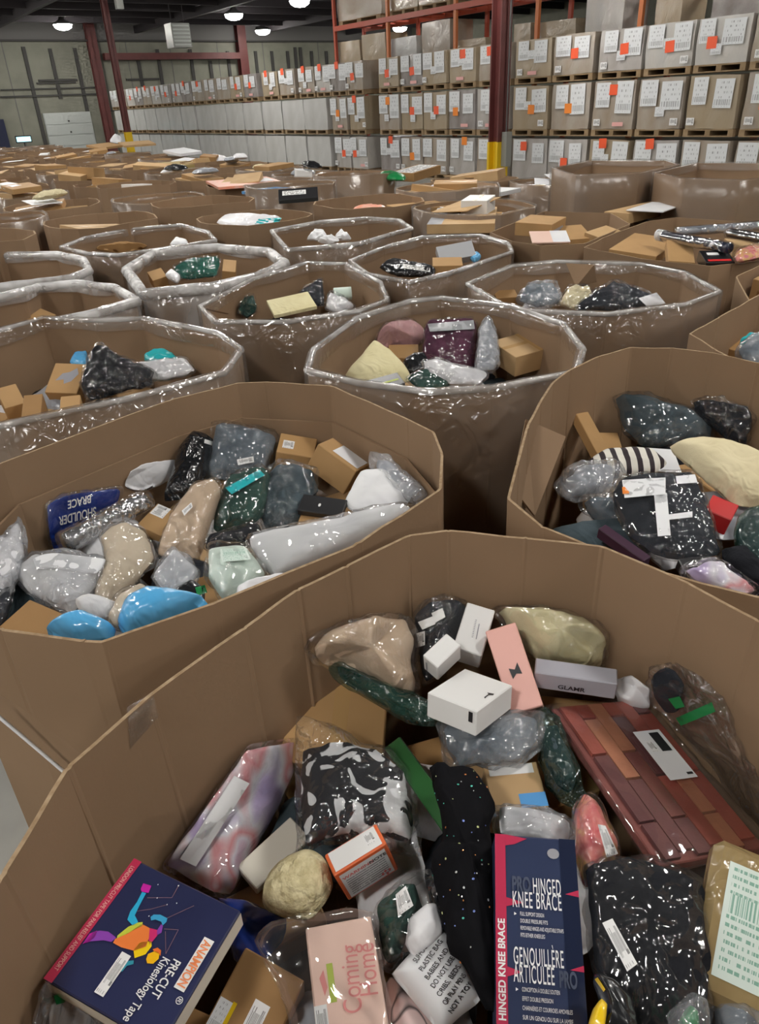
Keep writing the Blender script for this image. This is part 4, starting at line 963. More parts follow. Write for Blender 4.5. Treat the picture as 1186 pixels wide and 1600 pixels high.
# knee brace box
f = box('brace_box', 'tall navy and crimson knee brace box with white lettering', 'carton', [(768, 1297), (896, 1318), (924, 1640), (782, 1640)], .80, .07, 'knee_navy', fixed=(-.02, -.42))
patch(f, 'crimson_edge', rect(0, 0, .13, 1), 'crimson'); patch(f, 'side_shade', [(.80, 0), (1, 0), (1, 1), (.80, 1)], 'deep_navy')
for t in ([(.13, 0), (.40, .015), (.24, .05), (.13, .06)], [(.13, .33), (.34, .35), (.13, .375)], [(.13, .66), (.30, .68), (.13, .705)], [(1, .265), (.84, .29), (1, .30)], [(1, .625), (.84, .65), (1, .655)]):
    patch(f, 'crimson_print', t, 'crimson', .0014)
def knee(s, u, v, sz, w): text(f, s, u, v, sz, 'white_print', 0, width=w * .92 * f['w'], bold=.004, lift=.002, sp=1.12)
knee('HINGED', .45, .30, .029, .36); knee('KNEE BRACE', .20, .375, .029, .63); text(f, 'PRO', .20, .295, .027, 'faint_print', 0, width=.22 * f['w'], bold=.03, lift=.002)
knee('GENOUILLÈRE', .20, .645, .029, .62); knee('ARTICULÉE', .20, .725, .029, .50); text(f, 'PRO', .71, .73, .026, 'faint_print', 0, width=.2 * f['w'], bold=.03, lift=.002)
for k, s in enumerate(['FULL SUPPORT DESIGN', 'DOUBLE PRESSURE FITS', 'REMOVABLE HINGES AND ADJUSTABLE STRAPS', 'FITS EITHER KNEE/LEG']): text(f, s, .29, .415 + k * .034, .0068, 'white_print', lift=.002, width=(.28, .32, .5, .28)[k] * f['w'])
for k, s in enumerate(['CONCEPTION À DOUBLE SOUTIEN', 'EFFET DOUBLE PRESSION', 'CHARNIÈRES ET COURROIES AMOVIBLES', 'SUR UN GENOU OU SUR LA JAMBE']): text(f, s, .29, .765 + k * .040, .0068, 'white_print', lift=.002, width=(.42, .34, .55, .55)[k] * f['w'])
for v in (.412, .762): patch(f, 'bullet', [(.22, v - .012), (.25, v - .004), (.22, v + .004)], 'white_print', .002)
text(f, 'HINGED KNEE BRACE', .105, .90, .013, 'white_print', 90, bold=.03, lift=.002, width=.46 * f['h'])
patch(f, 'round_emblem', [(.72 + .075 * math.cos(q * .524), .085 + .028 * math.sin(q * .524)) for q in range(12)], 'grey_print', .0014)
bag('flower_parcel', 'red and yellow floral pouch in clear film right of the knee brace box', 'pouch', [(894, 1278), (908, 1242), (926, 1250), (946, 1290), (968, 1336), (948, 1380), (914, 1390), (900, 1342)], .76, .045, 'floral', 'poly_fine', (0, -.2), .95, stick=[('address_label', [(934, 1288), (946, 1290), (966, 1334), (948, 1340)], 'label_small')])
bag('black_clothes', 'black clothing in a large clear bag with white label strip', 'garment', [(914, 1360), (934, 1343), (1001, 1341), (1060, 1362), (1095, 1382), (1104, 1450), (1106, 1525), (1106, 1640), (985, 1640), (946, 1556), (924, 1510), (914, 1436)], .78, .04, 'black_cloth', 'poly', (0, -.25), .97, wr=.014, fr=.014, q=.3, sharp=.8, stick=[('bar_code', [(941, 1442), (957, 1435), (996, 1506), (980, 1518)], 'label_small')])
bag('yellow_item', 'bright yellow plastic piece with black tip at the bottom edge', 'plastic part', [(918, 1610), (926, 1578), (938, 1562), (948, 1572), (946, 1598), (940, 1630)], .84, .02, 'yellow_plastic', None, (0, -.2), wr=.001)
bag('black_pouch', 'black pouch with a yellow edge wedged below the black clothing', 'pouch', [(928, 1524), (952, 1530), (985, 1560), (995, 1640), (935, 1640), (946, 1580)], .815, .03, 'black_plastic', None, (0, -.2), wr=.004, stick=[('yellow_edge', [(929, 1530), (934, 1527), (946, 1546), (943, 1550)], 'yellow_plastic')])
f = box('kraft_parcel', 'olive brown paper parcel with a green printed shipping label', 'parcel', [(1092, 1303), (1230, 1342), (1250, 1640), (1108, 1548)], .80, .05, 'kraft_glassine', fixed=(-.05, -.35), bev=.012)
lb = patch(f, 'shipping_label', rect(.20, .14, .98, .86), 'label_mint'); patch(f, 'print', rect(.72, .42, .96, .50), 'black_print', .002, par=lb)
bag('clear_scrap', 'crumpled clear film at the bottom right corner', 'plastic sheet', [(1110, 1566), (1150, 1570), (1200, 1600), (1210, 1660), (1115, 1660)], .74, .03, 'grey_blue', 'poly_milky', (0, -.2), .8, wr=.012, fr=.018)
bag('green_tip_bag', 'small clear film pouch with green corner under the black clothing', 'pouch', [(1045, 1590), (1075, 1555), (1100, 1572), (1104, 1640), (1050, 1640)], .80, .03, 'green_tape', 'poly_milky', (0, -.2), .5)
# lower left of the bin
bag('blue_bag', 'dark blue plastic bag behind the kinesiology tape box', 'bag', [(340, 1404), (372, 1408), (410, 1416), (446, 1432), (440, 1475), (400, 1510), (365, 1500), (350, 1440)], .63, .03, 'royal_plastic', None, (.1, -.25), wr=.006)
f = box('tape_box', 'navy kinesiology tape box with a rainbow coloured runner', 'carton', [(226, 1351), (399, 1441), (226, 1613), (51, 1517)], .845, .035, 'navy_card', fixed=(.04, -.10))
for k_ in 'blr': patch(side(f, k_), 'white_side', rect(.01, .06, .99, .95), 'ivory_card')
patch(f, 'red_edge', rect(0, 0, .075, 1), 'crimson')
text(f, 'LONDON PRE-CUT TAPE FOR PAIN RELIEF AND SUPPORT', .022, .06, .009, 'pale_pink', -90, width=.86 * f['h'])
RUN = [('magenta', (.55, .02, .35), [(.20, .14), (.27, .13), (.285, .185), (.23, .20), (.21, .185)]), ('cyan', (.03, .42, .68), [(.235, .20), (.27, .195), (.285, .30), (.30, .37), (.355, .40), (.34, .44), (.27, .42), (.25, .36), (.25, .28)]),
       ('violet', (.26, .06, .42), [(.10, .60), (.14, .57), (.20, .55), (.245, .555), (.28, .56), (.27, .60), (.21, .615), (.13, .66), (.09, .70)]), ('magenta', (.55, .02, .35), [(.09, .70), (.085, .62), (.12, .58), (.14, .62), (.12, .67)]),
       ('lime', (.55, .62, .06), [(.355, .405), (.385, .385), (.40, .41), (.345, .49), (.29, .565), (.28, .545), (.31, .46)]), ('orange', (.85, .22, .05), [(.385, .40), (.46, .40), (.50, .46), (.52, .52), (.46, .58), (.36, .60), (.285, .60), (.28, .57), (.34, .50)]),
       ('rose', (.62, .03, .16), [(.46, .40), (.53, .385), (.545, .42), (.535, .50), (.505, .47)]), ('yellow', (.90, .62, .01), [(.46, .515), (.53, .47), (.555, .50), (.55, .565), (.495, .62), (.455, .58)]),
       ('sky', (.05, .36, .62), [(.415, .33), (.425, .305), (.47, .285), (.535, .285), (.545, .31), (.535, .345), (.51, .325), (.46, .33), (.435, .35)]), ('violet', (.26, .06, .42), [(.52, .34), (.54, .345), (.56, .39), (.54, .42), (.52, .39)]),
       ('gold', (.92, .50, .01), [(.565, .555), (.60, .515), (.635, .515), (.655, .55), (.64, .595), (.60, .61), (.575, .59)]), ('amber', (.85, .18, .03), [(.575, .515), (.60, .49), (.635, .495), (.655, .53), (.635, .52), (.60, .525)]),
       ('teal', (.04, .30, .40), [(.455, .66), (.50, .635), (.515, .655), (.48, .685), (.475, .73), (.45, .745), (.445, .71)])]
for nm, c, pts in RUN:
    if 'run_' + nm not in MATS: pmat('run_' + nm, c, .35, coat=.3)
    patch(f, 'runner_print', pts, 'run_' + nm, .0016)
def seg(p, q, w=.002): 
    d = V((q[1] - p[1], p[0] - q[0])).normalized() * w; patch(f, 'line_print', [(p[0] + d.x, p[1] + d.y), (q[0] + d.x, q[1] + d.y), (q[0] - d.x, q[1] - d.y), (p[0] - d.x, p[1] - d.y)], 'orange_line', .0014)
pmat('orange_line', (.22, .13, .16), .4)
for p, q in [((.30, .22), (.47, .14)), ((.47, .14), (.46, .04)), ((.38, .28), (.47, .20)), ((.52, .30), (.66, .12)), ((.56, .36), (.66, .32)), ((.66, .32), (.68, .50)), ((.68, .50), (.58, .37)), ((.29, .34), (.38, .28))]: seg(p, q)
for u, v in ((.37, .19), (.40, .33), (.47, .20), (.53, .16), (.31, .10), (.46, .04)): patch(f, 'dot_print', [(u - .005, v), (u, v - .006), (u + .005, v), (u, v + .006)], 'white_print', .0016)
lb = patch(f, 'brand_panel', rect(.865, .28, .95, .66), 'white_card', .0016)
text(f, 'ANAMPION', .878, .30, .017, 'orange_print', -90, width=.34 * f['h'], bold=.02, lift=.0026, par=lb)
text(f, '®', .93, .69, .012, 'white_print', -90, lift=.002)
text(f, 'PRE-CUT', .755, .50, .0165, 'white_print', -90, bold=.015, lift=.002, width=.27 * f['h']); text(f, 'Kinesiology Tape', .675, .52, .0165, 'white_print', -90, lift=.002, width=.45 * f['h'], bold=.01)
patch(f, 'bar_code', rect(.385, .62, .465, .92), 'label_small', .0018)
f = box('carton', 'brown carton with warning and bar code labels at the bottom edge', 'carton', [(400, 1484), (460, 1528), (432, 1670), (300, 1600)], .70, .1, 'kraft_dark', fixed=(.1, -.3))
patch(f, 'warning_label', rect(.02, .62, .22, .98), 'label_far'); patch(f, 'yellow_label', rect(.22, .60, .28, .98), 'yellow_plastic'); patch(f, 'bar_code', rect(.48, .45, .72, .98), 'label_small')
pmat('rose_print', (.72, .26, .25), .5)
f = box('keepsake_box', 'pale pink box lettered Coming Home in a clear bag', 'carton', [(484, 1456), (580, 1424), (612, 1640), (492, 1650)], .745, .06, 'pale_pink', fixed=(.08, -.28))
text(f, 'Coming', .66, .74, .036, 'rose_print', 86, width=.52 * f['h'], lift=.002); text(f, 'Home', .92, .64, .036, 'rose_print', 86, width=.40 * f['h'], lift=.002)
patch(f, 'lime_print', rect(.24, .32, .33, .62), 'lime_print'); patch(f, 'flower_print', [(.12, .42), (.19, .36), (.22, .50), (.17, .56)], 'rose_print'); patch(f, 'bar_code', rect(-.0, .62, .18, .86), 'label_small')
pts = [f['o'] + f['x'] * (u * f['w']) + f['y'] * (v * f['h']) for u, v in ((-.75, .02), (-.55, -.12), (-.1, -.14), (.5, -.10), (1.06, -.04), (1.05, .5), (1.06, 1.05), (.4, 1.05), (-.2, 1.04), (-.5, .4))]
pillow_mesh('plastic_bag', pts, f['n'], .014, .04, 'poly_flat', f['ob'], .007, 555, sharp=.6, q=.35, freq=20)
bag('clear_bag', 'crumpled clear bag with a green dot in the lower left corner', 'bag', [(58, 1562), (72, 1540), (98, 1534), (128, 1562), (170, 1600), (175, 1660), (55, 1660)], .55, .04, 'white_cloth', 'poly_milky', (.2, -.2), .6, wr=.01, fr=.018, stick=[('green_dot', [(84, 1556), (98, 1552), (102, 1566), (88, 1570)], 'green_tape')])
# packing tape on the left wall of the bin
d = bvh([o for o in rA.children if o.name.startswith('panel')][0])
for o in rA.children:
    if o.name.startswith('panel') and decal and bvh(o).ray_cast(CAM, ray(215, 1130).normalized())[0] is not None and bvh(o).ray_cast(CAM, ray(215, 1130).normalized())[1].dot(ray(215, 1130)) < 0:
        decal('clear_tape', [(198, 1105), (238, 1082), (248, 1120), (204, 1170)], o, 'tape_film', o, .003)

# ------------------------------------------------------------------ goods in the bin at left
use_bin('B')
def rct(x0, y0, x1, y1): return [(x0, y0), (x1, y0), (x1, y1), (x0, y1)]
bag('grey_garment', 'grey-blue rolled garment in a clear bag at the back of the left bin', 'garment', [(333, 662), (365, 662), (434, 678), (429, 718), (419, 740), (370, 756), (314, 751), (326, 700)], .80, .06, 'grey_blue', 'poly_fine', (0, -.7), .9, wr=.012, fr=.008, stick=[('bar_code', [(370, 718), (396, 713), (397, 722), (372, 727)], 'label_small')])
bag('black_case', 'glossy black case beside the grey-blue garment bag', 'case', [(282, 702), (305, 675), (334, 687), (322, 741), (301, 776), (257, 783), (266, 752)], .80, .045, 'black_plastic', None, (0, -.5), wr=.003, stick=[('white_tag', [(320, 686), (333, 690), (331, 696), (319, 692)], 'white_card')])
bag('white_sachet', 'white and green sachet left of the black case', 'sachet', [(196, 760), (203, 741), (230, 728), (278, 722), (268, 745), (222, 766)], .77, .03, 'mailer_white', None, (.1, -.4), wr=.004)
r, top = bag('shoulder_brace', 'dark blue shoulder brace packet seen upside down in clear film', 'packet', [(72, 792), (100, 775), (150, 768), (190, 764), (182, 795), (135, 838), (88, 868), (76, 840)], .74, .03, 'royal_plastic', 'poly', (.15, -.4), .96, wr=.003, fr=.008)
tdecal('SHOULDER', [(150, 806), (92, 822), (92, 808), (150, 792)], top, 'white_print', r, bold=.015); tdecal('BRACE', [(142, 786), (106, 796), (106, 783), (142, 773)], top, 'white_print', r, bold=.015)
# tube in clear film
r = root('clear_tube', at(165, 815, .70), 'clear film roll lying across the left bin beside the blue packet', 'roll')
a, b = at(104, 848, .795), at(224, 782, .80)
tube('roll', [a, a.lerp(b, .5), b], .030, 'silver_roll', r, 3, seg=18, sub=6, amp=.04, closed=False); tube('film_sleeve', [a - (b - a) * .04, a.lerp(b, .5), b + (b - a) * .05], .035, 'poly_fine', r, 5, seg=18, sub=6, amp=.12, closed=False)
f = box('carton', 'small brown carton with green edged label beside the beige parcel', 'carton', [(226, 803), (264, 785), (272, 806), (246, 858)], .76, .06, 'kraft', fixed=(.1, -.35))
patch(f, 'label', rect(.55, .05, .98, .5), 'label_small')
bag('cream_ring', 'round cream foam piece in plastic, centre left of the left bin', 'foam piece', [(157, 842), (175, 824), (201, 817), (230, 832), (242, 872), (218, 905), (190, 938), (150, 950), (148, 925), (165, 880)], .80, .04, 'foam_cream', 'poly', (.05, -.35), .96, wr=.006)
bag('beige_parcel', 'long beige parcel shrink-wrapped in film leaning at centre of the left bin', 'parcel', [(306, 757), (340, 750), (346, 772), (326, 829), (311, 874), (280, 870), (244, 868), (266, 809)], .83, .045, 'beige_cloth', 'poly', (.1, -.45), .97, wr=.003, fr=.006, sharp=.7, q=.35, stick=[('bar_code', [(284, 798), (299, 785), (301, 792), (288, 806)], 'label_small')])
bag('white_pouch', 'white cloudy plastic pouch at the left side of the left bin', 'pouch', [(12, 898), (30, 880), (53, 868), (110, 866), (166, 874), (168, 903), (140, 935), (112, 962), (60, 940)], .80, .035, 'white_cloth', 'poly_milky', (.1, -.3), .9, wr=.008, fr=.012)
bag('white_slip', 'flat white plastic slip lying over the cloudy pouch', 'slip', [(52, 872), (80, 864), (165, 874), (150, 896), (90, 890), (58, 888)], .835, .006, 'white_sheet', None, (.1, -.3), wr=.003, Tb=.004)
bag('white_bag', 'crumpled white plastic bag at the left frame edge', 'bag', [(-20, 860), (10, 838), (34, 815), (44, 865), (28, 910), (0, 960), (-30, 960)], .83, .04, 'mailer_white', 'poly_milky', (.3, -.3), .9, wr=.014, fr=.016)
bag('dark_scrap', 'dark grey film bag at the left frame edge below the white one', 'bag', [(-20, 905), (14, 905), (20, 940), (0, 985), (-30, 990)], .80, .02, 'charcoal', 'poly', (.2, -.3), .9)
f = box('carton', 'brown carton at the near left corner of the left bin', 'carton', [(42, 932), (112, 968), (74, 1010), (2, 984)], .80, .1, 'kraft_dark', fixed=(.1, -.2))
bag('blue_parcel', 'large sky blue plastic parcel at the near rim of the left bin', 'parcel', [(186, 982), (196, 952), (235, 932), (280, 935), (326, 944), (300, 962), (255, 985), (205, 1000)], .87, .07, 'blue_plastic', None, (0, -.3), wr=.003, q=.5)
bag('blue_parcel', 'smaller sky blue plastic parcel left of the large blue one', 'parcel', [(75, 992), (100, 974), (140, 966), (182, 984), (170, 1005), (120, 1010)], .87, .055, 'blue_plastic', None, (0, -.3), wr=.003, q=.5)
bag('peach_piece', 'peach cream foam piece in film behind the large blue parcel', 'foam piece', [(168, 975), (180, 938), (225, 910), (244, 932), (225, 955), (190, 985)], .835, .03, 'foam_cream', 'poly', (0, -.3), .9, wr=.006)
bag('green_jacket', 'dark green garment in a clear bag at centre of the left bin', 'garment', [(345, 772), (362, 746), (409, 731), (424, 741), (420, 792), (402, 817), (362, 831), (331, 828)], .825, .05, 'dark_green', 'poly', (0, -.45), .97, wr=.010, fr=.010, stick=[('teal_strip', [(352, 762), (405, 734), (414, 742), (362, 772)], 'teal_plastic')])
bag('dark_jacket', 'dark slate garment in a crinkled clear bag right of the green one', 'garment', [(416, 741), (436, 724), (492, 734), (498, 762), (468, 824), (416, 834), (404, 802)], .815, .045, 'slate', 'poly_fine', (0, -.4), .93, wr=.014, fr=.014)
f = box('black_box', 'flat black box with a white dot on a carton', 'carton', [(470, 768), (548, 784), (528, 803), (468, 800)], .83, .02, 'black_card', fixed=(0, -.3)); patch(f, 'dot', [(.45 + .03 * math.cos(q), .55 + .10 * math.sin(q)) for q in [k * .785 for k in range(8)]], 'white_card')
f = box('carton', 'brown carton under the flat black box', 'carton', [(470, 798), (536, 804), (530, 826), (466, 820)], .80, .07, 'kraft', fixed=(0, -.2))
f = box('carton', 'small brown carton with white label at the back wall of the left bin', 'carton', [(438, 675), (498, 687), (488, 714), (433, 707)], .83, .08, 'kraft', down=(-3, 20)); patch(f, 'label', rect(.12, .35, .42, .75), 'label_small')
f = box('carton', 'brown carton with a long white label, right back of the left bin', 'carton', [(497, 692), (521, 685), (577, 724), (557, 739)], .86, .09, 'kraft', down=(-16, 37), reg=.005); patch(f, 'white_label', rect(.2, .3, .98, .95), 'white_sheet')
bag('white_mailer', 'white flat mailer below the carton with the long white label', 'mailer', [(563, 738), (585, 733), (604, 735), (642, 776), (620, 802), (560, 803), (538, 787)], .845, .02, 'white_sheet', None, (-.2, -.4), wr=.004)
bag('bubble_mailer', 'long white bubble mailer along the right rim of the left bin', 'mailer', [(387, 842), (450, 828), (531, 813), (600, 795), (645, 790), (630, 815), (580, 842), (531, 864), (470, 890), (426, 904), (400, 880)], .88, .04, 'white_sheet', 'poly', (-.1, -.35), .97, wr=.005, fr=.006)
bag('clear_scrap', 'grey clear film scrap at the right end of the left bin', 'plastic sheet', [(580, 710), (605, 712), (640, 745), (668, 768), (652, 790), (615, 765), (578, 732)], .87, .015, 'mailer_grey', 'poly_milky', (-.3, -.3), .7, wr=.006)
bag('mint_bag', 'clear bag with mint green packet and printed label near the rim', 'bag', [(324, 858), (350, 850), (386, 853), (420, 898), (380, 930), (346, 940), (322, 905)], .87, .03, 'mint_label', 'poly', (0, -.35), .9, wr=.006, fr=.012, stick=[('label', [(344, 858), (384, 856), (392, 874), (346, 878)], 'label_mint')])
bag('frosted_bag', 'frosted grey pouch leaning between the cream ring and mint bag', 'pouch', [(237, 901), (255, 875), (272, 855), (295, 872), (313, 892), (296, 918), (278, 938), (255, 925)], .875, .02, 'poly_grey_solid', 'poly_milky', (0, -.4), .9, wr=.004)
bag('black_sleeve', 'black film-wrapped sleeve lying below the green garment', 'garment', [(324, 840), (382, 832), (408, 820), (412, 836), (384, 854), (320, 858)], .83, .025, 'black_cloth', 'poly', (0, -.3), .95)
bag('black_pouch', 'small black pouch with green strip near the blue parcel', 'pouch', [(276, 922), (300, 908), (318, 920), (318, 942), (290, 946), (272, 940)], .86, .02, 'black_plastic', None, (0, -.3), wr=.003, stick=[('green_strip', [(305, 918), (320, 914), (324, 926), (308, 930)], 'green_tape')])
bag('white_wrap', 'white plastic wrapper by the near rim right of the mint bag', 'wrapper', [(370, 920), (400, 905), (445, 895), (450, 908), (410, 928), (375, 938)], .88, .015, 'mailer_white', None, (0, -.3), wr=.006)
bag('brown_sachet', 'beige cloth strip left of the beige parcel', 'cloth', [(118, 940), (140, 930), (190, 945), (180, 965), (130, 962)], .83, .02, 'white_cloth', None, (0, -.3))

# ------------------------------------------------------------------ goods in the bin at right
use_bin('C')
bag('dark_bag', 'slate black garment bag at the back of the right bin', 'garment', [(960, 622), (975, 617), (1000, 619), (1054, 636), (1088, 645), (1117, 664), (1112, 690), (1060, 694), (1026, 702), (999, 696), (972, 668)], .84, .05, 'slate', 'poly', (0, -.5), .95, wr=.010)
bag('shiny_bag', 'shiny black crinkled bag at the back right of the right bin', 'garment', [(1081, 628), (1109, 624), (1167, 642), (1179, 657), (1165, 700), (1148, 696), (1115, 668), (1090, 650)], .86, .035, 'black_cloth', 'poly_fine', (0, -.5), .95, wr=.016, fr=.014)
f = box('leaning_carton', 'flat brown carton leaning on the left wall of the right bin', 'carton', [(926, 632), (946, 626), (918, 716), (890, 696)], .86, .03, 'kraft', fixed=(.5, -.3))
f = box('carton', 'small open brown carton under the slate black bag', 'carton', [(931, 674), (958, 677), (980, 699), (931, 701)], .80, .05, 'kraft', fixed=(0, -.2))
bag('striped_cloth', 'black and white striped cloth in the right bin', 'cloth', [(915, 724), (944, 705), (985, 702), (1020, 705), (1042, 724), (1022, 742), (951, 745), (925, 735)], .83, .03, 'stripe_cloth', None, (0, -.4), wr=.004)
f = box('white_card', 'white card standing behind the striped cloth', 'card', [(992, 693), (1042, 710), (1076, 730), (1030, 741)], .83, .004, 'white_sheet', fixed=(.1, -.3))
bag('cream_pillow', 'plump cream pillow pouch at the right of the right bin', 'pillow', [(1047, 699), (1088, 688), (1133, 694), (1170, 708), (1200, 724), (1205, 790), (1157, 791), (1138, 780), (1098, 744), (1070, 720)], .88, .055, 'cream_cloth', None, (0, -.4), wr=.004)
bag('clear_pouch', 'crumpled clear pouch at the left wall of the right bin', 'pouch', [(868, 755), (880, 738), (905, 730), (965, 728), (974, 752), (952, 775), (884, 779)], .85, .04, 'mailer_grey', 'poly_milky', (.2, -.3), .7, wr=.012, fr=.016)
bag('grey_pouch', 'grey-green film pouch below the crumpled clear pouch', 'pouch', [(905, 780), (958, 776), (978, 812), (965, 835), (930, 812)], .83, .03, 'grey_blue', 'poly', (.1, -.3), .85, wr=.012, fr=.014)
r, top = bag('black_shirt', 'folded charcoal shirt with white paper band in a clear bag', 'garment', [(955, 768), (972, 746), (1030, 740), (1081, 738), (1102, 777), (1116, 820), (1128, 868), (1088, 878), (1026, 870), (985, 840), (961, 796)], .885, .035, 'charcoal', 'poly_fine', (0, -.35), .97, wr=.006, fr=.009, sharp=.6)
for q in ([(972, 750), (1040, 746), (1040, 772), (976, 778)], [(1022, 772), (1042, 770), (1048, 836), (1028, 838)], [(1044, 804), (1082, 799), (1082, 808), (1045, 812)], [(1056, 744), (1086, 741), (1090, 754), (1058, 756)]): decal('paper_band', q, top, 'white_sheet', r)
decal('round_sticker', [(972, 761), (982, 760), (983, 771), (973, 772)], top, 'amber_sticker', r)
f = box('red_box', 'glossy red carton under the cream pillow', 'carton', [(1106, 768), (1152, 790), (1146, 812), (1110, 800)], .86, .06, 'red_card', fixed=(0, -.35))
bag('film_parcel', 'grey film parcel with green edge at the right frame edge', 'parcel', [(1146, 830), (1160, 805), (1200, 792), (1215, 850), (1210, 900), (1160, 866)], .88, .04, 'slate', 'poly_green', (-.1, -.3), .9, wr=.01, fr=.014)
bag('black_cloth', 'black cloth below the grey film parcel', 'cloth', [(1128, 860), (1160, 858), (1192, 893), (1190, 918), (1140, 890)], .86, .03, 'black_cloth', None, (0, -.3))
bag('pink_sachet', 'clear sachet with pink print at the near rim of the right bin', 'sachet', [(1062, 892), (1090, 880), (1124, 876), (1165, 908), (1190, 926), (1150, 934), (1088, 910)], .90, .02, 'candy', 'poly_fine', (-.1, -.3), .85, wr=.008, fr=.010)
f = box('black_carton', 'thin black box under the folded shirt bag', 'carton', [(1062, 872), (1112, 868), (1120, 890), (1070, 898)], .87, .03, 'black_card', fixed=(0, -.3))
text(f, 'LOLIP', .2, .6, .012, 'white_print', 0)
f = box('plum_box', 'dark plum flat box edge at the left rim of the right bin', 'carton', [(942, 822), (954, 816), (1010, 872), (998, 880)], .88, .03, 'plum_card', fixed=(0, -.2))

# ------------------------------------------------------------------ goods in the middle bin
use_bin('D')
bag('pink_bag', 'pale pink soft parcel in the centre bin', 'parcel', [(587, 528), (597, 512), (620, 503), (650, 503), (668, 520), (655, 538), (620, 543), (590, 541)], .86, .04, 'pink_cloth', 'poly', (0, -.5), .96)
box('carton', 'brown carton below the pale pink parcel', 'carton', [(606, 540), (654, 536), (654, 560), (608, 558)], .83, .08, 'kraft', fixed=(0, -.4))
bag('yellow_pillow', 'pale yellow pointed pillow in the centre bin', 'pillow', [(540, 586), (562, 560), (584, 534), (610, 550), (636, 576), (642, 594), (610, 600), (562, 602)], .87, .04, 'pale_yellow', None, (0, -.5), wr=.003, sharp=.6)
bag('plum_bag', 'plum garment in a clear bag in the centre bin', 'garment', [(666, 506), (700, 500), (741, 500), (748, 524), (742, 580), (686, 574), (660, 556)], .87, .05, 'plum', 'poly', (0, -.6), .97, wr=.010, stick=[('white_band', [(668, 506), (740, 500), (742, 514), (672, 518)], 'poly_grey_solid')])
bag('grey_bag', 'tall grey translucent bag right of the plum garment', 'bag', [(748, 514), (762, 494), (776, 518), (781, 566), (772, 582), (742, 582)], .88, .035, 'mailer_grey', 'poly_milky', (0, -.5), .9, wr=.008)
f = box('carton', 'taped tan carton at the right side of the centre bin', 'carton', [(777, 526), (856, 515), (878, 532), (796, 566)], .88, .09, 'kraft_pale', fixed=(0, -.15)); patch(f, 'packing_tape', rect(0, .42, 1, .55), 'tape'); patch(f, 'packing_tape', rect(.45, 0, .56, 1), 'tape', .0014)
bag('dark_blob', 'black pouch between the pillow and the plum garment', 'pouch', [(630, 564), (648, 555), (664, 553), (672, 576), (650, 586), (634, 582)], .85, .03, 'black_plastic', None, (0, -.4))
f = box('black_tin', 'black box with gold print at the near rim of the centre bin', 'carton', [(570, 596), (622, 580), (632, 600), (580, 612)], .90, .05, 'black_card', fixed=(0, -.3)); patch(f, 'print', rect(.1, .5, .9, .62), 'lime_print')
bag('green_scrap', 'dark green film scrap at the near rim of the centre bin', 'bag', [(634, 592), (660, 576), (690, 582), (720, 592), (690, 608), (655, 612)], .89, .02, 'dark_green', 'poly', (0, -.3), .9, wr=.008)
bag('white_roll', 'long white plastic pouch across the front of the centre bin', 'pouch', [(660, 566), (680, 561), (720, 575), (764, 584), (748, 602), (705, 600), (668, 588)], .905, .02, 'mailer_white', 'poly', (0, -.3), .95)

# ------------------------------------------------------------------ goods in the other near bins
use_bin('E')
bag('black_bag', 'crumpled black bag in clear film in the bin at left', 'bag', [(126, 602), (139, 556), (160, 538), (182, 556), (219, 571), (244, 583), (238, 602), (185, 616), (138, 626)], .88, .05, 'black_cloth', 'poly_fine', (0, -.5), .95, wr=.018, fr=.016)
f = box('carton', 'brown carton with black print beside the crumpled black bag', 'carton', [(84, 568), (130, 568), (126, 616), (72, 612)], .86, .08, 'kraft', fixed=(0, -.6)); patch(f, 'print', [(.2, .6), (.35, .35), (.55, .3), (.75, .15), (.85, .35), (.7, .6), (.5, .7), (.45, .55)], 'grey_print')
bag('teal_pouch', 'bright teal plastic pouch in the bin at left', 'pouch', [(226, 558), (240, 549), (262, 549), (280, 562), (254, 576), (228, 568)], .88, .03, 'teal_plastic', None, (0, -.4))
bag('white_pouch', 'white plastic pouch below the teal one', 'pouch', [(211, 570), (250, 566), (292, 561), (306, 580), (256, 594), (225, 590)], .87, .025, 'mailer_white', 'poly', (0, -.4), .95, wr=.01)
bag('blue_scrap', 'blue film scrap behind the carton with black print', 'plastic sheet', [(110, 566), (118, 552), (136, 550), (136, 566), (124, 572)], .85, .02, 'blue_plastic', None, (0, -.4))
for q, l, m in (([(-10, 606), (22, 602), (42, 626), (10, 640)], 'brown carton at the left frame edge of the bin with the black bag', 'kraft'), ([(36, 617), (74, 615), (56, 648), (34, 652)], 'brown carton next to the edge carton near the bin rim', 'kraft_dark'), ([(92, 618), (128, 618), (122, 634), (96, 640)], 'brown carton under the carton with black print', 'kraft')):
    box('carton', l, 'carton', q, .88, .08, m, fixed=(.1, -.3))
use_bin('F')
f = box('flat_pack', 'pale yellow-green flat pack lying in its bin', 'parcel', [(430, 468), (476, 455), (500, 478), (414, 494)], .90, .02, 'pale_yellow', fixed=(0, -.3))
bag('teal_bag', 'teal film bag left of the yellow-green flat pack', 'bag', [(372, 488), (382, 466), (398, 462), (402, 486), (385, 496)], .88, .03, 'dark_green', 'poly', (0, -.4), .9, wr=.012)
bag('grey_sleeve', 'dark grey garment bag behind the yellow-green flat pack', 'garment', [(466, 458), (484, 446), (504, 434), (508, 478), (490, 478)], .89, .03, 'charcoal', 'poly', (0, -.6), .9)
r = root('foil_roll', at(540, 462, .85), 'small greenish roll with open end beside the dark grey bag', 'roll'); tube('roll', [at(522, 460, .90), at(549, 458, .90)], .035, 'mint_label', r, 3, seg=16, sub=4, amp=.05, closed=False)
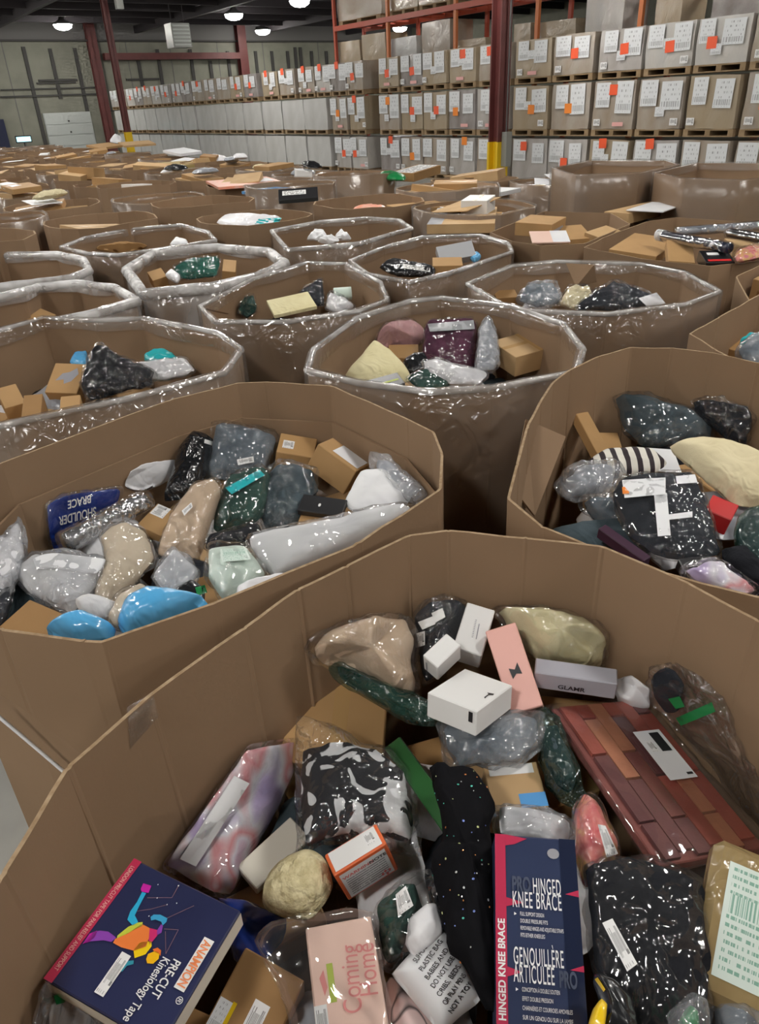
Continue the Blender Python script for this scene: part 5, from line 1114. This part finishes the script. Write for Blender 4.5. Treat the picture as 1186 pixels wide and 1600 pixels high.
bag('white_film', 'white film pouch below the greenish roll', 'pouch', [(508, 482), (514, 458), (540, 466), (556, 480), (530, 490)], .87, .03, 'mailer_white', 'poly', (0, -.4), .9, wr=.01)
use_bin('G')
bag('clear_bag', 'grey clear film bag at the left inside its bin', 'bag', [(806, 470), (822, 445), (848, 443), (870, 443), (880, 474), (840, 482)], .86, .035, 'grey_blue', 'poly_milky', (0, -.4), .85, wr=.014, fr=.016)
bag('fluffy_bag', 'white fluffy item in film between the grey and dark bags', 'bag', [(872, 474), (888, 448), (920, 447), (932, 470), (900, 482)], .87, .03, 'cream_cloth', 'poly', (0, -.4), .9, wr=.014)
bag('dark_bag', 'dark glossy garment bag with white label at right inside its bin', 'garment', [(898, 480), (930, 455), (960, 440), (1012, 458), (1038, 474), (985, 482), (940, 486)], .88, .04, 'charcoal', 'poly_fine', (0, -.4), .93, wr=.014, fr=.012, stick=[('white_label', [(998, 466), (1026, 457), (1040, 474), (1012, 480)], 'white_sheet')])
box('carton', 'brown carton corner deep at left behind the grey film bag', 'carton', [(772, 454), (808, 452), (806, 464), (774, 466)], .84, .08, 'kraft_dark', fixed=(0, -.2))
use_bin('H')
bag('green_bag', 'dark green garment bag inside the white-banded bin', 'garment', [(270, 420), (292, 408), (320, 404), (344, 403), (340, 430), (310, 434), (282, 436)], .90, .04, 'green_plush', 'poly', (0, -.4), .95, wr=.008)
box('carton', 'brown carton left of the dark green garment bag', 'carton', [(232, 424), (254, 418), (258, 432), (236, 440)], .88, .08, 'kraft', fixed=(0, -.4)); box('carton', 'upright brown carton right of the dark green garment bag', 'carton', [(350, 404), (372, 408), (366, 424), (346, 424)], .90, .1, 'kraft', fixed=(.2, -.3))
bag('white_scrap', 'white film scrap beside the dark green garment bag', 'plastic sheet', [(258, 430), (268, 422), (282, 432), (276, 440)], .88, .02, 'mailer_white', None)
use_bin('I')
for q, l in (([(480, 374), (492, 362), (506, 360), (512, 374)], 'white crumpled paper at left in the bin behind the centre'), ([(524, 372), (532, 360), (544, 366), (548, 374)], 'white crumpled paper at right in the bin behind the centre'), ([(496, 376), (515, 370), (530, 374), (520, 380)], 'white film between the two crumpled papers')):
    bag('paper_scrap', l, 'paper', q, .90, .03, 'white_sheet', None, (0, -.4), wr=.016, sharp=.8)
use_bin('J'); box('carton', 'brown carton corner sticking up in the film-banded bin at left edge', 'carton', [(66, 482), (90, 494), (60, 506), (36, 498)], .86, .14, 'kraft', fixed=(0, -.4))
use_bin('L'); bag('white_slip', 'pale slip of paper in the thin-edged bin', 'paper', [(266, 382), (276, 372), (292, 376), (294, 384)], .88, .02, 'white_sheet', None); bag('dark_bag', 'dark brown pouch low in the thin-edged bin', 'pouch', [(150, 388), (190, 380), (230, 384), (200, 394)], .75, .03, 'kraft_dark', None)
use_bin('M')
bag('black_bag', 'black bag with white print in the bin with the grey box', 'bag', [(593, 418), (610, 406), (640, 412), (680, 420), (676, 430), (620, 430)], .88, .035, 'black_plastic', None, (0, -.3), stick=[('white_print', [(630, 412), (672, 419), (672, 425), (630, 419)], 'print_black')])
f = box('grey_box', 'pale grey box standing in its bin beside a brown carton', 'carton', [(681, 387), (738, 374), (743, 400), (688, 408)], .94, .06, 'poly_grey_solid', fixed=(0, -.9)); box('carton', 'brown carton in front of the pale grey box', 'carton', [(676, 402), (715, 402), (730, 414), (676, 416)], .90, .08, 'kraft', fixed=(0, -.2))
bag('blue_scrap', 'blue film scrap right of the pale grey box', 'plastic sheet', [(734, 402), (744, 394), (752, 400), (742, 408)], .90, .02, 'blue_plastic', None)
use_bin('N')
f = box('pink_sheet', 'pink and white printed sheet lying on cartons', 'sheet', [(846, 362), (880, 360), (896, 378), (812, 378)], .95, .01, 'pale_pink', fixed=(0, -.2)); patch(f, 'white_print', rect(.55, 0, 1, 1), 'white_sheet')
box('carton', 'brown open carton behind the pink sheet', 'carton', [(872, 352), (906, 352), (930, 370), (888, 376)], .94, .08, 'kraft', fixed=(0, -.2)); box('carton', 'brown carton at right of the pink sheet bin', 'carton', [(925, 360), (955, 352), (962, 360), (925, 374)], .95, .06, 'kraft_pale', fixed=(0, -.2))
f = box('carton', 'tan carton with black print row behind the pink sheet', 'carton', [(800, 346), (840, 334), (874, 340), (868, 352)], 1.02, .09, 'kraft', fixed=(0, -.05)); patch(side(f, 'b'), 'print', rect(.1, .5, .8, .75), 'grey_print')
use_bin('O')
box('carton', 'large flat brown carton lying in the bin with black tubes', 'carton', [(938, 388), (1010, 362), (1044, 376), (1040, 402)], .95, .05, 'kraft', fixed=(0, -.12)); box('carton', 'tan carton leaning in front of the black tubes', 'carton', [(1044, 376), (1078, 376), (1090, 412), (1042, 406)], .97, .05, 'kraft', fixed=(0, -.3))
for k, (a, b, rad, m, l) in enumerate([((1034, 368), (1140, 388), .028, 'deep_navy', 'dark navy tube in clear film with a white cap'), ((1060, 362), (1200, 352), .026, 'mailer_grey', 'grey film sleeve lying behind the navy tube'), ((1140, 364), (1220, 378), .028, 'black_plastic', 'black tube at the right frame edge')]):
    r = root('tube_roll', at(*a, .97), l, 'tube', 'tubes in the right bin'); A_, B_ = at(*a, 1.02), at(*b, 1.02); tube('tube', [A_, A_.lerp(B_, .5), B_], rad, m, r, k, seg=14, sub=4, amp=.05, closed=False)
    tube('film_sleeve', [A_ - (B_ - A_) * .03, A_.lerp(B_, .5), B_], rad * 1.2, 'poly', r, k + 9, seg=14, sub=5, amp=.2, closed=False)
    if k == 0: tube('cap', [A_ - (B_ - A_) * .05, A_ + (B_ - A_) * .03], .036, 'white_cloth', r, 4, seg=12, sub=3, amp=.2, closed=False)
f = box('black_box', 'black box with red and white print beside the navy tube', 'carton', [(1104, 396), (1146, 388), (1140, 412), (1092, 406)], .98, .06, 'black_card', fixed=(0, -.3)); patch(f, 'print', rect(.2, .2, .6, .4), 'white_print'); patch(f, 'print', rect(.1, .75, .9, .9), 'red_card')
bag('printed_bag', 'red and black printed film bag at right of the black box', 'bag', [(1146, 396), (1180, 384), (1210, 392), (1186, 404), (1150, 410)], .99, .03, 'floral', 'poly', (0, -.2), .9); box('carton', 'tan carton behind the black tube', 'carton', [(1128, 372), (1190, 372), (1220, 384), (1150, 386)], .96, .06, 'kraft_pale', fixed=(0, -.1))
use_bin('P'); box('carton', 'tan carton filling the right edge bin', 'carton', [(1176, 434), (1215, 418), (1275, 424), (1240, 450)], .92, .12, 'kraft', fixed=(0, -.1)); box('carton', 'brown carton low in the right edge bin', 'carton', [(1182, 448), (1215, 444), (1250, 464), (1196, 466)], .86, .12, 'kraft_dark', fixed=(0, -.1))
use_bin('Q')
bag('grey_film_bag', 'grey crinkled film bag at the right frame edge', 'bag', [(1150, 545), (1165, 532), (1200, 522), (1240, 540), (1230, 580), (1180, 575), (1155, 562)], .92, .05, 'grey_blue', 'poly_milky', (0, -.3), .85, wr=.014, fr=.016)
bag('teal_piece', 'teal plastic piece behind the grey crinkled bag', 'plastic part', [(1156, 533), (1170, 524), (1184, 526), (1172, 538)], .93, .02, 'teal_plastic', None)
box('carton', 'brown carton inside the right edge bin beside the grey film bag', 'carton', [(1105, 528), (1150, 510), (1180, 530), (1140, 552)], .84, .12, 'kraft_dark', fixed=(0, -.1))

# ------------------------------------------------------------------ buried goods that fill the gaps between the named ones
FILL = [('kraft', 'brown'), ('kraft_dark', 'dark brown'), ('kraft_pale', 'tan'), ('black_cloth', 'black'), ('mailer_white', 'white'), ('mailer_grey', 'grey'), ('charcoal', 'charcoal'), ('slate', 'slate'), ('kraft', 'brown'), ('mailer_white', 'white')]
WHERE = {'A': 'nearest bin', 'B': 'left bin', 'C': 'right bin', 'D': 'centre bin', 'E': 'black bag bin', 'F': 'flat pack bin', 'G': 'dark bag bin'}
def wbag(name, label, cat, c, a, b, ang, n, T, mat, group, Tb=.03):
    SEED[0] += 1; ca, sa = math.cos(ang), math.sin(ang); P = []
    ex = V((ca, sa, 0)); ex = (ex - n * ex.dot(n)).normalized(); ey = n.cross(ex)
    for u, v in ((-1, -.9), (0, -1), (1, -.92), (1.03, 0), (.98, .95), (0, 1), (-1, .93), (-1.02, 0)): P.append(c + ex * (u * a) + ey * (v * b))
    r = root(name, V((c.x, c.y, c.z - Tb)), label, cat, group)
    pillow_mesh('contents', P, n, T, Tb, mat, r, .009, SEED[0], seg=36, rings=7, sharp=.4); return r
CUR['P'] = None
def hbox(name, label, cat, c, a, b, h, ang, tilt, mat, group):
    n = nrm(tilt); ex = V((math.cos(ang), math.sin(ang), 0)); ex = (ex - n * ex.dot(n)).normalized(); ey = n.cross(ex)
    top = [c + ex * (u * a) + ey * (v * b) for u, v in ((-1, -1), (1, -1), (1, 1), (-1, 1))]; lo = [p - n * h for p in top]
    base = V((c.x, c.y, min(p.z for p in lo))); me = mesh(name, [p - base for p in lo + top], BOXF, mat); bevel_mesh(me, .003)
    return tag(link(name, me, None, base), label, cat, group)
for key, zl, n_ in (('A', (.44, .62), 30), ('B', (.62, .74), 26), ('C', (.66, .80), 20), ('D', (.66, .80), 15), ('E', (.68, .80), 14), ('F', (.68, .80), 12), ('G', (.64, .78), 14), ('Q', (.6, .75), 6), ('P', (.6, .75), 5)):
    P, r_, c = BINS[key]; P = BFILL if key == 'B' else P; Pi = inset(P, .13); rr = random.Random(ord(key)); k = 0; tries = 0; used = []
    xs = [p.x for p in P]; ys = [p.y for p in P]
    while k < n_ and tries < 900:
        tries += 1; x, y = rr.uniform(min(xs), max(xs)), rr.uniform(min(ys), max(ys))
        if not inside(Pi, x, y) or any((x - a) ** 2 + (y - b) ** 2 < .13 ** 2 for a, b in used): continue
        used.append((x, y)); m, cn = FILL[(k * 3 + ord(key)) % len(FILL)]; z = rr.uniform(*zl)
        dx, dy = x - c.x, y - c.y; pos = ('back' if dy > .17 else 'front' if dy < -.17 else 'middle') + (' left' if dx < -.16 else ' right' if dx > .16 else ' centre')
        g = 'goods half buried in the %s' % WHERE.get(key, 'bin at the right edge')
        if m.startswith('kraft'): hbox('buried_carton', '%s carton half buried at the %s of the %s' % (cn, pos, WHERE.get(key, 'edge bin')), 'carton', V((x, y, z)), rr.uniform(.06, .1), rr.uniform(.05, .08), .1, rr.uniform(0, 3), (rr.uniform(-.2, .2), rr.uniform(-.3, .1)), m, g)
        else: wbag('buried_bag', '%s soft parcel half buried at the %s of the %s' % (cn, pos, WHERE.get(key, 'edge bin')), 'parcel', V((x, y, z)), rr.uniform(.08, .13), rr.uniform(.06, .1), rr.uniform(0, 3), nrm((rr.uniform(-.2, .2), rr.uniform(-.3, .1))), .045, m, g)
        k += 1
# ------------------------------------------------------------------ goods in the far bins: one of each kind, then copies
PROTO = []
def pbox(w, d, h, mat, tape=True):
    vs, fs = boxes([((-w / 2, -d / 2, -h), (w / 2, d / 2, 0))]); me = bevel_mesh(mesh('carton', vs, fs, mat), .003)
    t = mesh('packing_tape', [(-w / 2, -.02, .001), (w / 2, -.02, .001), (w / 2, .02, .001), (-w / 2, .02, .001)], [(0, 1, 2, 3)], 'tape')
    return me, t
PB = [(pbox(.42, .30, .16, 'kraft'), 'brown'), (pbox(.55, .36, .10, 'kraft_pale'), 'tan'), (pbox(.34, .26, .20, 'kraft_dark'), 'dark brown'), (pbox(.50, .34, .06, 'kraft'), 'flat brown'), (pbox(.30, .22, .12, 'white_card'), 'white')]
def pbag(a, b, T, mat, sd):
    tmp = link('t', None, None, (0, 0, 0)); P = [V((u * a, v * b, 0)) for u, v in ((-1, -.9), (0, -1), (1, -.95), (1.05, 0), (.95, 1), (0, .95), (-1, 1), (-1.02, 0))]
    o = pillow_mesh('contents', P, V((0, 0, 1)), T, .03, mat, tmp, .012, sd, seg=26, rings=6, sharp=.4); me = o.data
    bpy.data.objects.remove(o); bpy.data.objects.remove(tmp); return me
PG = [(pbag(.15, .11, .05, m, 300 + i), n_) for i, (m, n_) in enumerate([('mailer_white', 'white'), ('mailer_grey', 'grey'), ('black_plastic', 'black'), ('blue_plastic', 'blue'), ('mailer_white', 'white'), ('cream_cloth', 'cream'), ('slate', 'slate'), ('salmon', 'salmon')])]
PS = [(mesh('sheet', boxv((-.2, -.15, -.004), (.2, .15, 0)), BOXF, 'white_sheet'), 'white'), (mesh('sheet', boxv((-.22, -.2, -.006), (.22, .2, 0)), BOXF, 'kraft_pale'), 'tan')]
def put(me, name, label, cat, group, p, rot, tape=None):
    o = link(name, me, None, p); o.rotation_euler = rot; tag(o, label, cat, group)
    if tape: link('packing_tape', tape, o)
    return o
EMPTYISH = {'x1', 'x2'}
for k, (p, r) in enumerate(FAR):
    rr = random.Random(k * 17 + 3); s = p.dot(WS); zn = r['where']; del r['where']
    full = s > 8.5 or p.x > .5
    lvl = rr.uniform(.96, 1.08) if full else rr.uniform(.74, .90)
    nn = (5 if s < 14 else 4 if s < 22 else 3); 
    for i in range(nn):
        ang = i * 2 * math.pi / nn + rr.uniform(-.5, .5); rad = rr.uniform(.06, .16)
        q = V((p.x + math.cos(ang) * rad, p.y + math.sin(ang) * rad * .85, lvl + i * .05 - .13)); rot = (rr.uniform(-.14, .14), rr.uniform(-.14, .14), rr.uniform(0, 3.1))
        t = rr.random()
        if t < .62:
            (me, tp), cn = PB[rr.choice((0, 0, 1, 1, 2, 3, 3, 4))]
            put(me, 'far_carton', '%s carton in %s' % (cn, zn), 'carton', 'cartons in the far bins', q, rot, tp if s < 9 else None)
        elif t < .86:
            me, cn = PG[rr.choice((0, 0, 1, 2, 4, 5, 6, 1)) if rr.random() < .92 else rr.choice((3, 7))]
            put(me, 'far_pouch', '%s plastic pouch in %s' % (cn, zn), 'pouch', 'pouches in the far bins', q, rot)
        else:
            me, cn = PS[rr.choice((0, 1))]
            put(me, 'far_sheet', '%s flat sheet in %s' % (cn, zn), 'sheet', 'sheets in the far bins', q, rot)
# single goods that stand out in the far rows
CUR['P'] = None
f = box('salmon_pack', 'salmon orange flat packs spread on top of a far bin at centre left', 'packet', [(318, 282), (420, 276), (440, 284), (345, 293)], 1.02, .03, 'salmon', fixed=(0, 0)); patch(f, 'film_print', rect(.6, .2, .95, .7), 'white_sheet')
box('blue_case', 'bright blue flat case on a bin beside the black printed box', 'case', [(400, 296), (450, 290), (462, 296), (412, 305)], 0.98, .03, 'blue_card', fixed=(0, 0))
f = box('black_box', 'black box with white pattern leaning on a bin at centre', 'carton', [(434, 300), (494, 288), (499, 312), (436, 309)], 1.00, .05, 'black_card', fixed=(0, -.7)); patch(f, 'print', rect(.1, .2, .7, .6), 'print_black')
f = box('white_case', 'flat white case lying on a full bin right of centre', 'case', [(696, 296), (742, 287), (786, 297), (738, 307)], 0.98, .04, 'white_sheet', fixed=(0, 0))
f = box('label_carton', 'carton with bold black and white label on the far bins before the pallets', 'carton', [(612, 268), (655, 257), (686, 258), (644, 272)], 1.04, .10, 'kraft_dark', fixed=(0, -.05)); patch(f, 'print', rect(.02, .1, .98, .9), 'print_black')
bag('green_bottle', 'bright green plastic item among the far cartons', 'plastic part', [(594, 272), (610, 270), (634, 277), (632, 281), (606, 280)], 1.00, .05, 'green_tape', None, (0, -.1)); 
q_ = min((p for p, r in FAR), key=lambda p: (proj(V((p.x, p.y, .97)))[0] - 760) ** 2 + (proj(V((p.x, p.y, .97)))[1] - 272) ** 2); x_, y_, _ = proj(V((q_.x, q_.y, .97)))
bag('sage_sack', 'sage green sack on a far bin beside the middle red column', 'sack', [(x_ + a, y_ + c) for a, c in ((-22, 0), (0, -4), (24, -2), (20, 5), (-16, 6))], .97, .04, 'sage_plastic', None, (0, -.1))
bag('white_sack', 'crumpled white sack in a far bin right of centre', 'sack', [(664, 302), (676, 294), (690, 296), (692, 306), (672, 308)], 0.98, .06, 'mailer_white', None, (0, -.2)); bag('teal_pack', 'white and teal packs on a bin left of centre', 'packet', [(338, 348), (352, 338), (384, 336), (440, 341), (425, 352), (360, 354)], 0.94, .04, 'mailer_white', None, (0, -.1), stick=[('teal_print', [(404, 342), (440, 340), (436, 348), (398, 350)], 'teal_plastic')])
f = box('long_carton', 'long tan carton with grey plastic edge on the full bin right of centre', 'carton', [(690, 326), (795, 322), (752, 350), (660, 350)], 0.97, .07, 'kraft_pale', fixed=(0, 0)); patch(f, 'white_label', rect(.55, .1, .85, .4), 'white_sheet'); patch(f, 'grey_film', rect(0, 0, .22, 1), 'mailer_grey')
box('carton', 'tan carton lying on a full bin left of the long carton', 'carton', [(604, 320), (700, 312), (690, 322), (630, 328)], 0.97, .06, 'kraft', fixed=(0, 0)); f = box('carton', 'brown carton on the far bins before the white case', 'carton', [(618, 303), (660, 296), (668, 300), (634, 309)], 1.00, .10, 'kraft', fixed=(0, 0))
box('long_carton', 'long brown carton with white sheet on the far right full bin', 'carton', [(952, 330), (1056, 306), (1072, 311), (975, 334)], 0.96, .08, 'kraft_pale', fixed=(0, 0)); box('white_sheet', 'white folded sheet on the long brown carton at far right', 'sheet', [(996, 326), (1030, 313), (1062, 320), (1018, 332)], 0.98, .01, 'white_sheet', fixed=(0, 0))
f = box('olive_carton', 'open yellow-brown carton standing on the far bins left of centre', 'carton', [(236, 254), (300, 251), (302, 256), (240, 262)], 1.02, .09, 'olive_card', fixed=(0, 0)); bag('white_sack', 'white sack on the far bins below the pale wrapped loads', 'sack', [(318, 256), (332, 246), (356, 250), (352, 257), (330, 260)], 1.00, .10, 'mailer_white', None, (0, -.1))
for q, l, m in (([(186, 222), (236, 219), (240, 224), (192, 228)], 'heap of tan cardboard scraps left of the left red column', 'kraft_pale'), ([(140, 226), (175, 222), (186, 227), (150, 232)], 'flattened tan cardboard on the far left bins', 'kraft'), ([(246, 236), (280, 232), (322, 234), (290, 239)], 'flat white panel on the far bins right of the left red column', 'white_sheet')): box('cardboard_scrap', l, 'cardboard', q, 1.12, .05, m, fixed=(.05, -.1))
bag('white_sack', 'white sack on top of the heap beside the left red column', 'sack', [(172, 222), (180, 212), (190, 216), (188, 224)], 1.08, .12, 'mailer_white', None, (0, -.2))
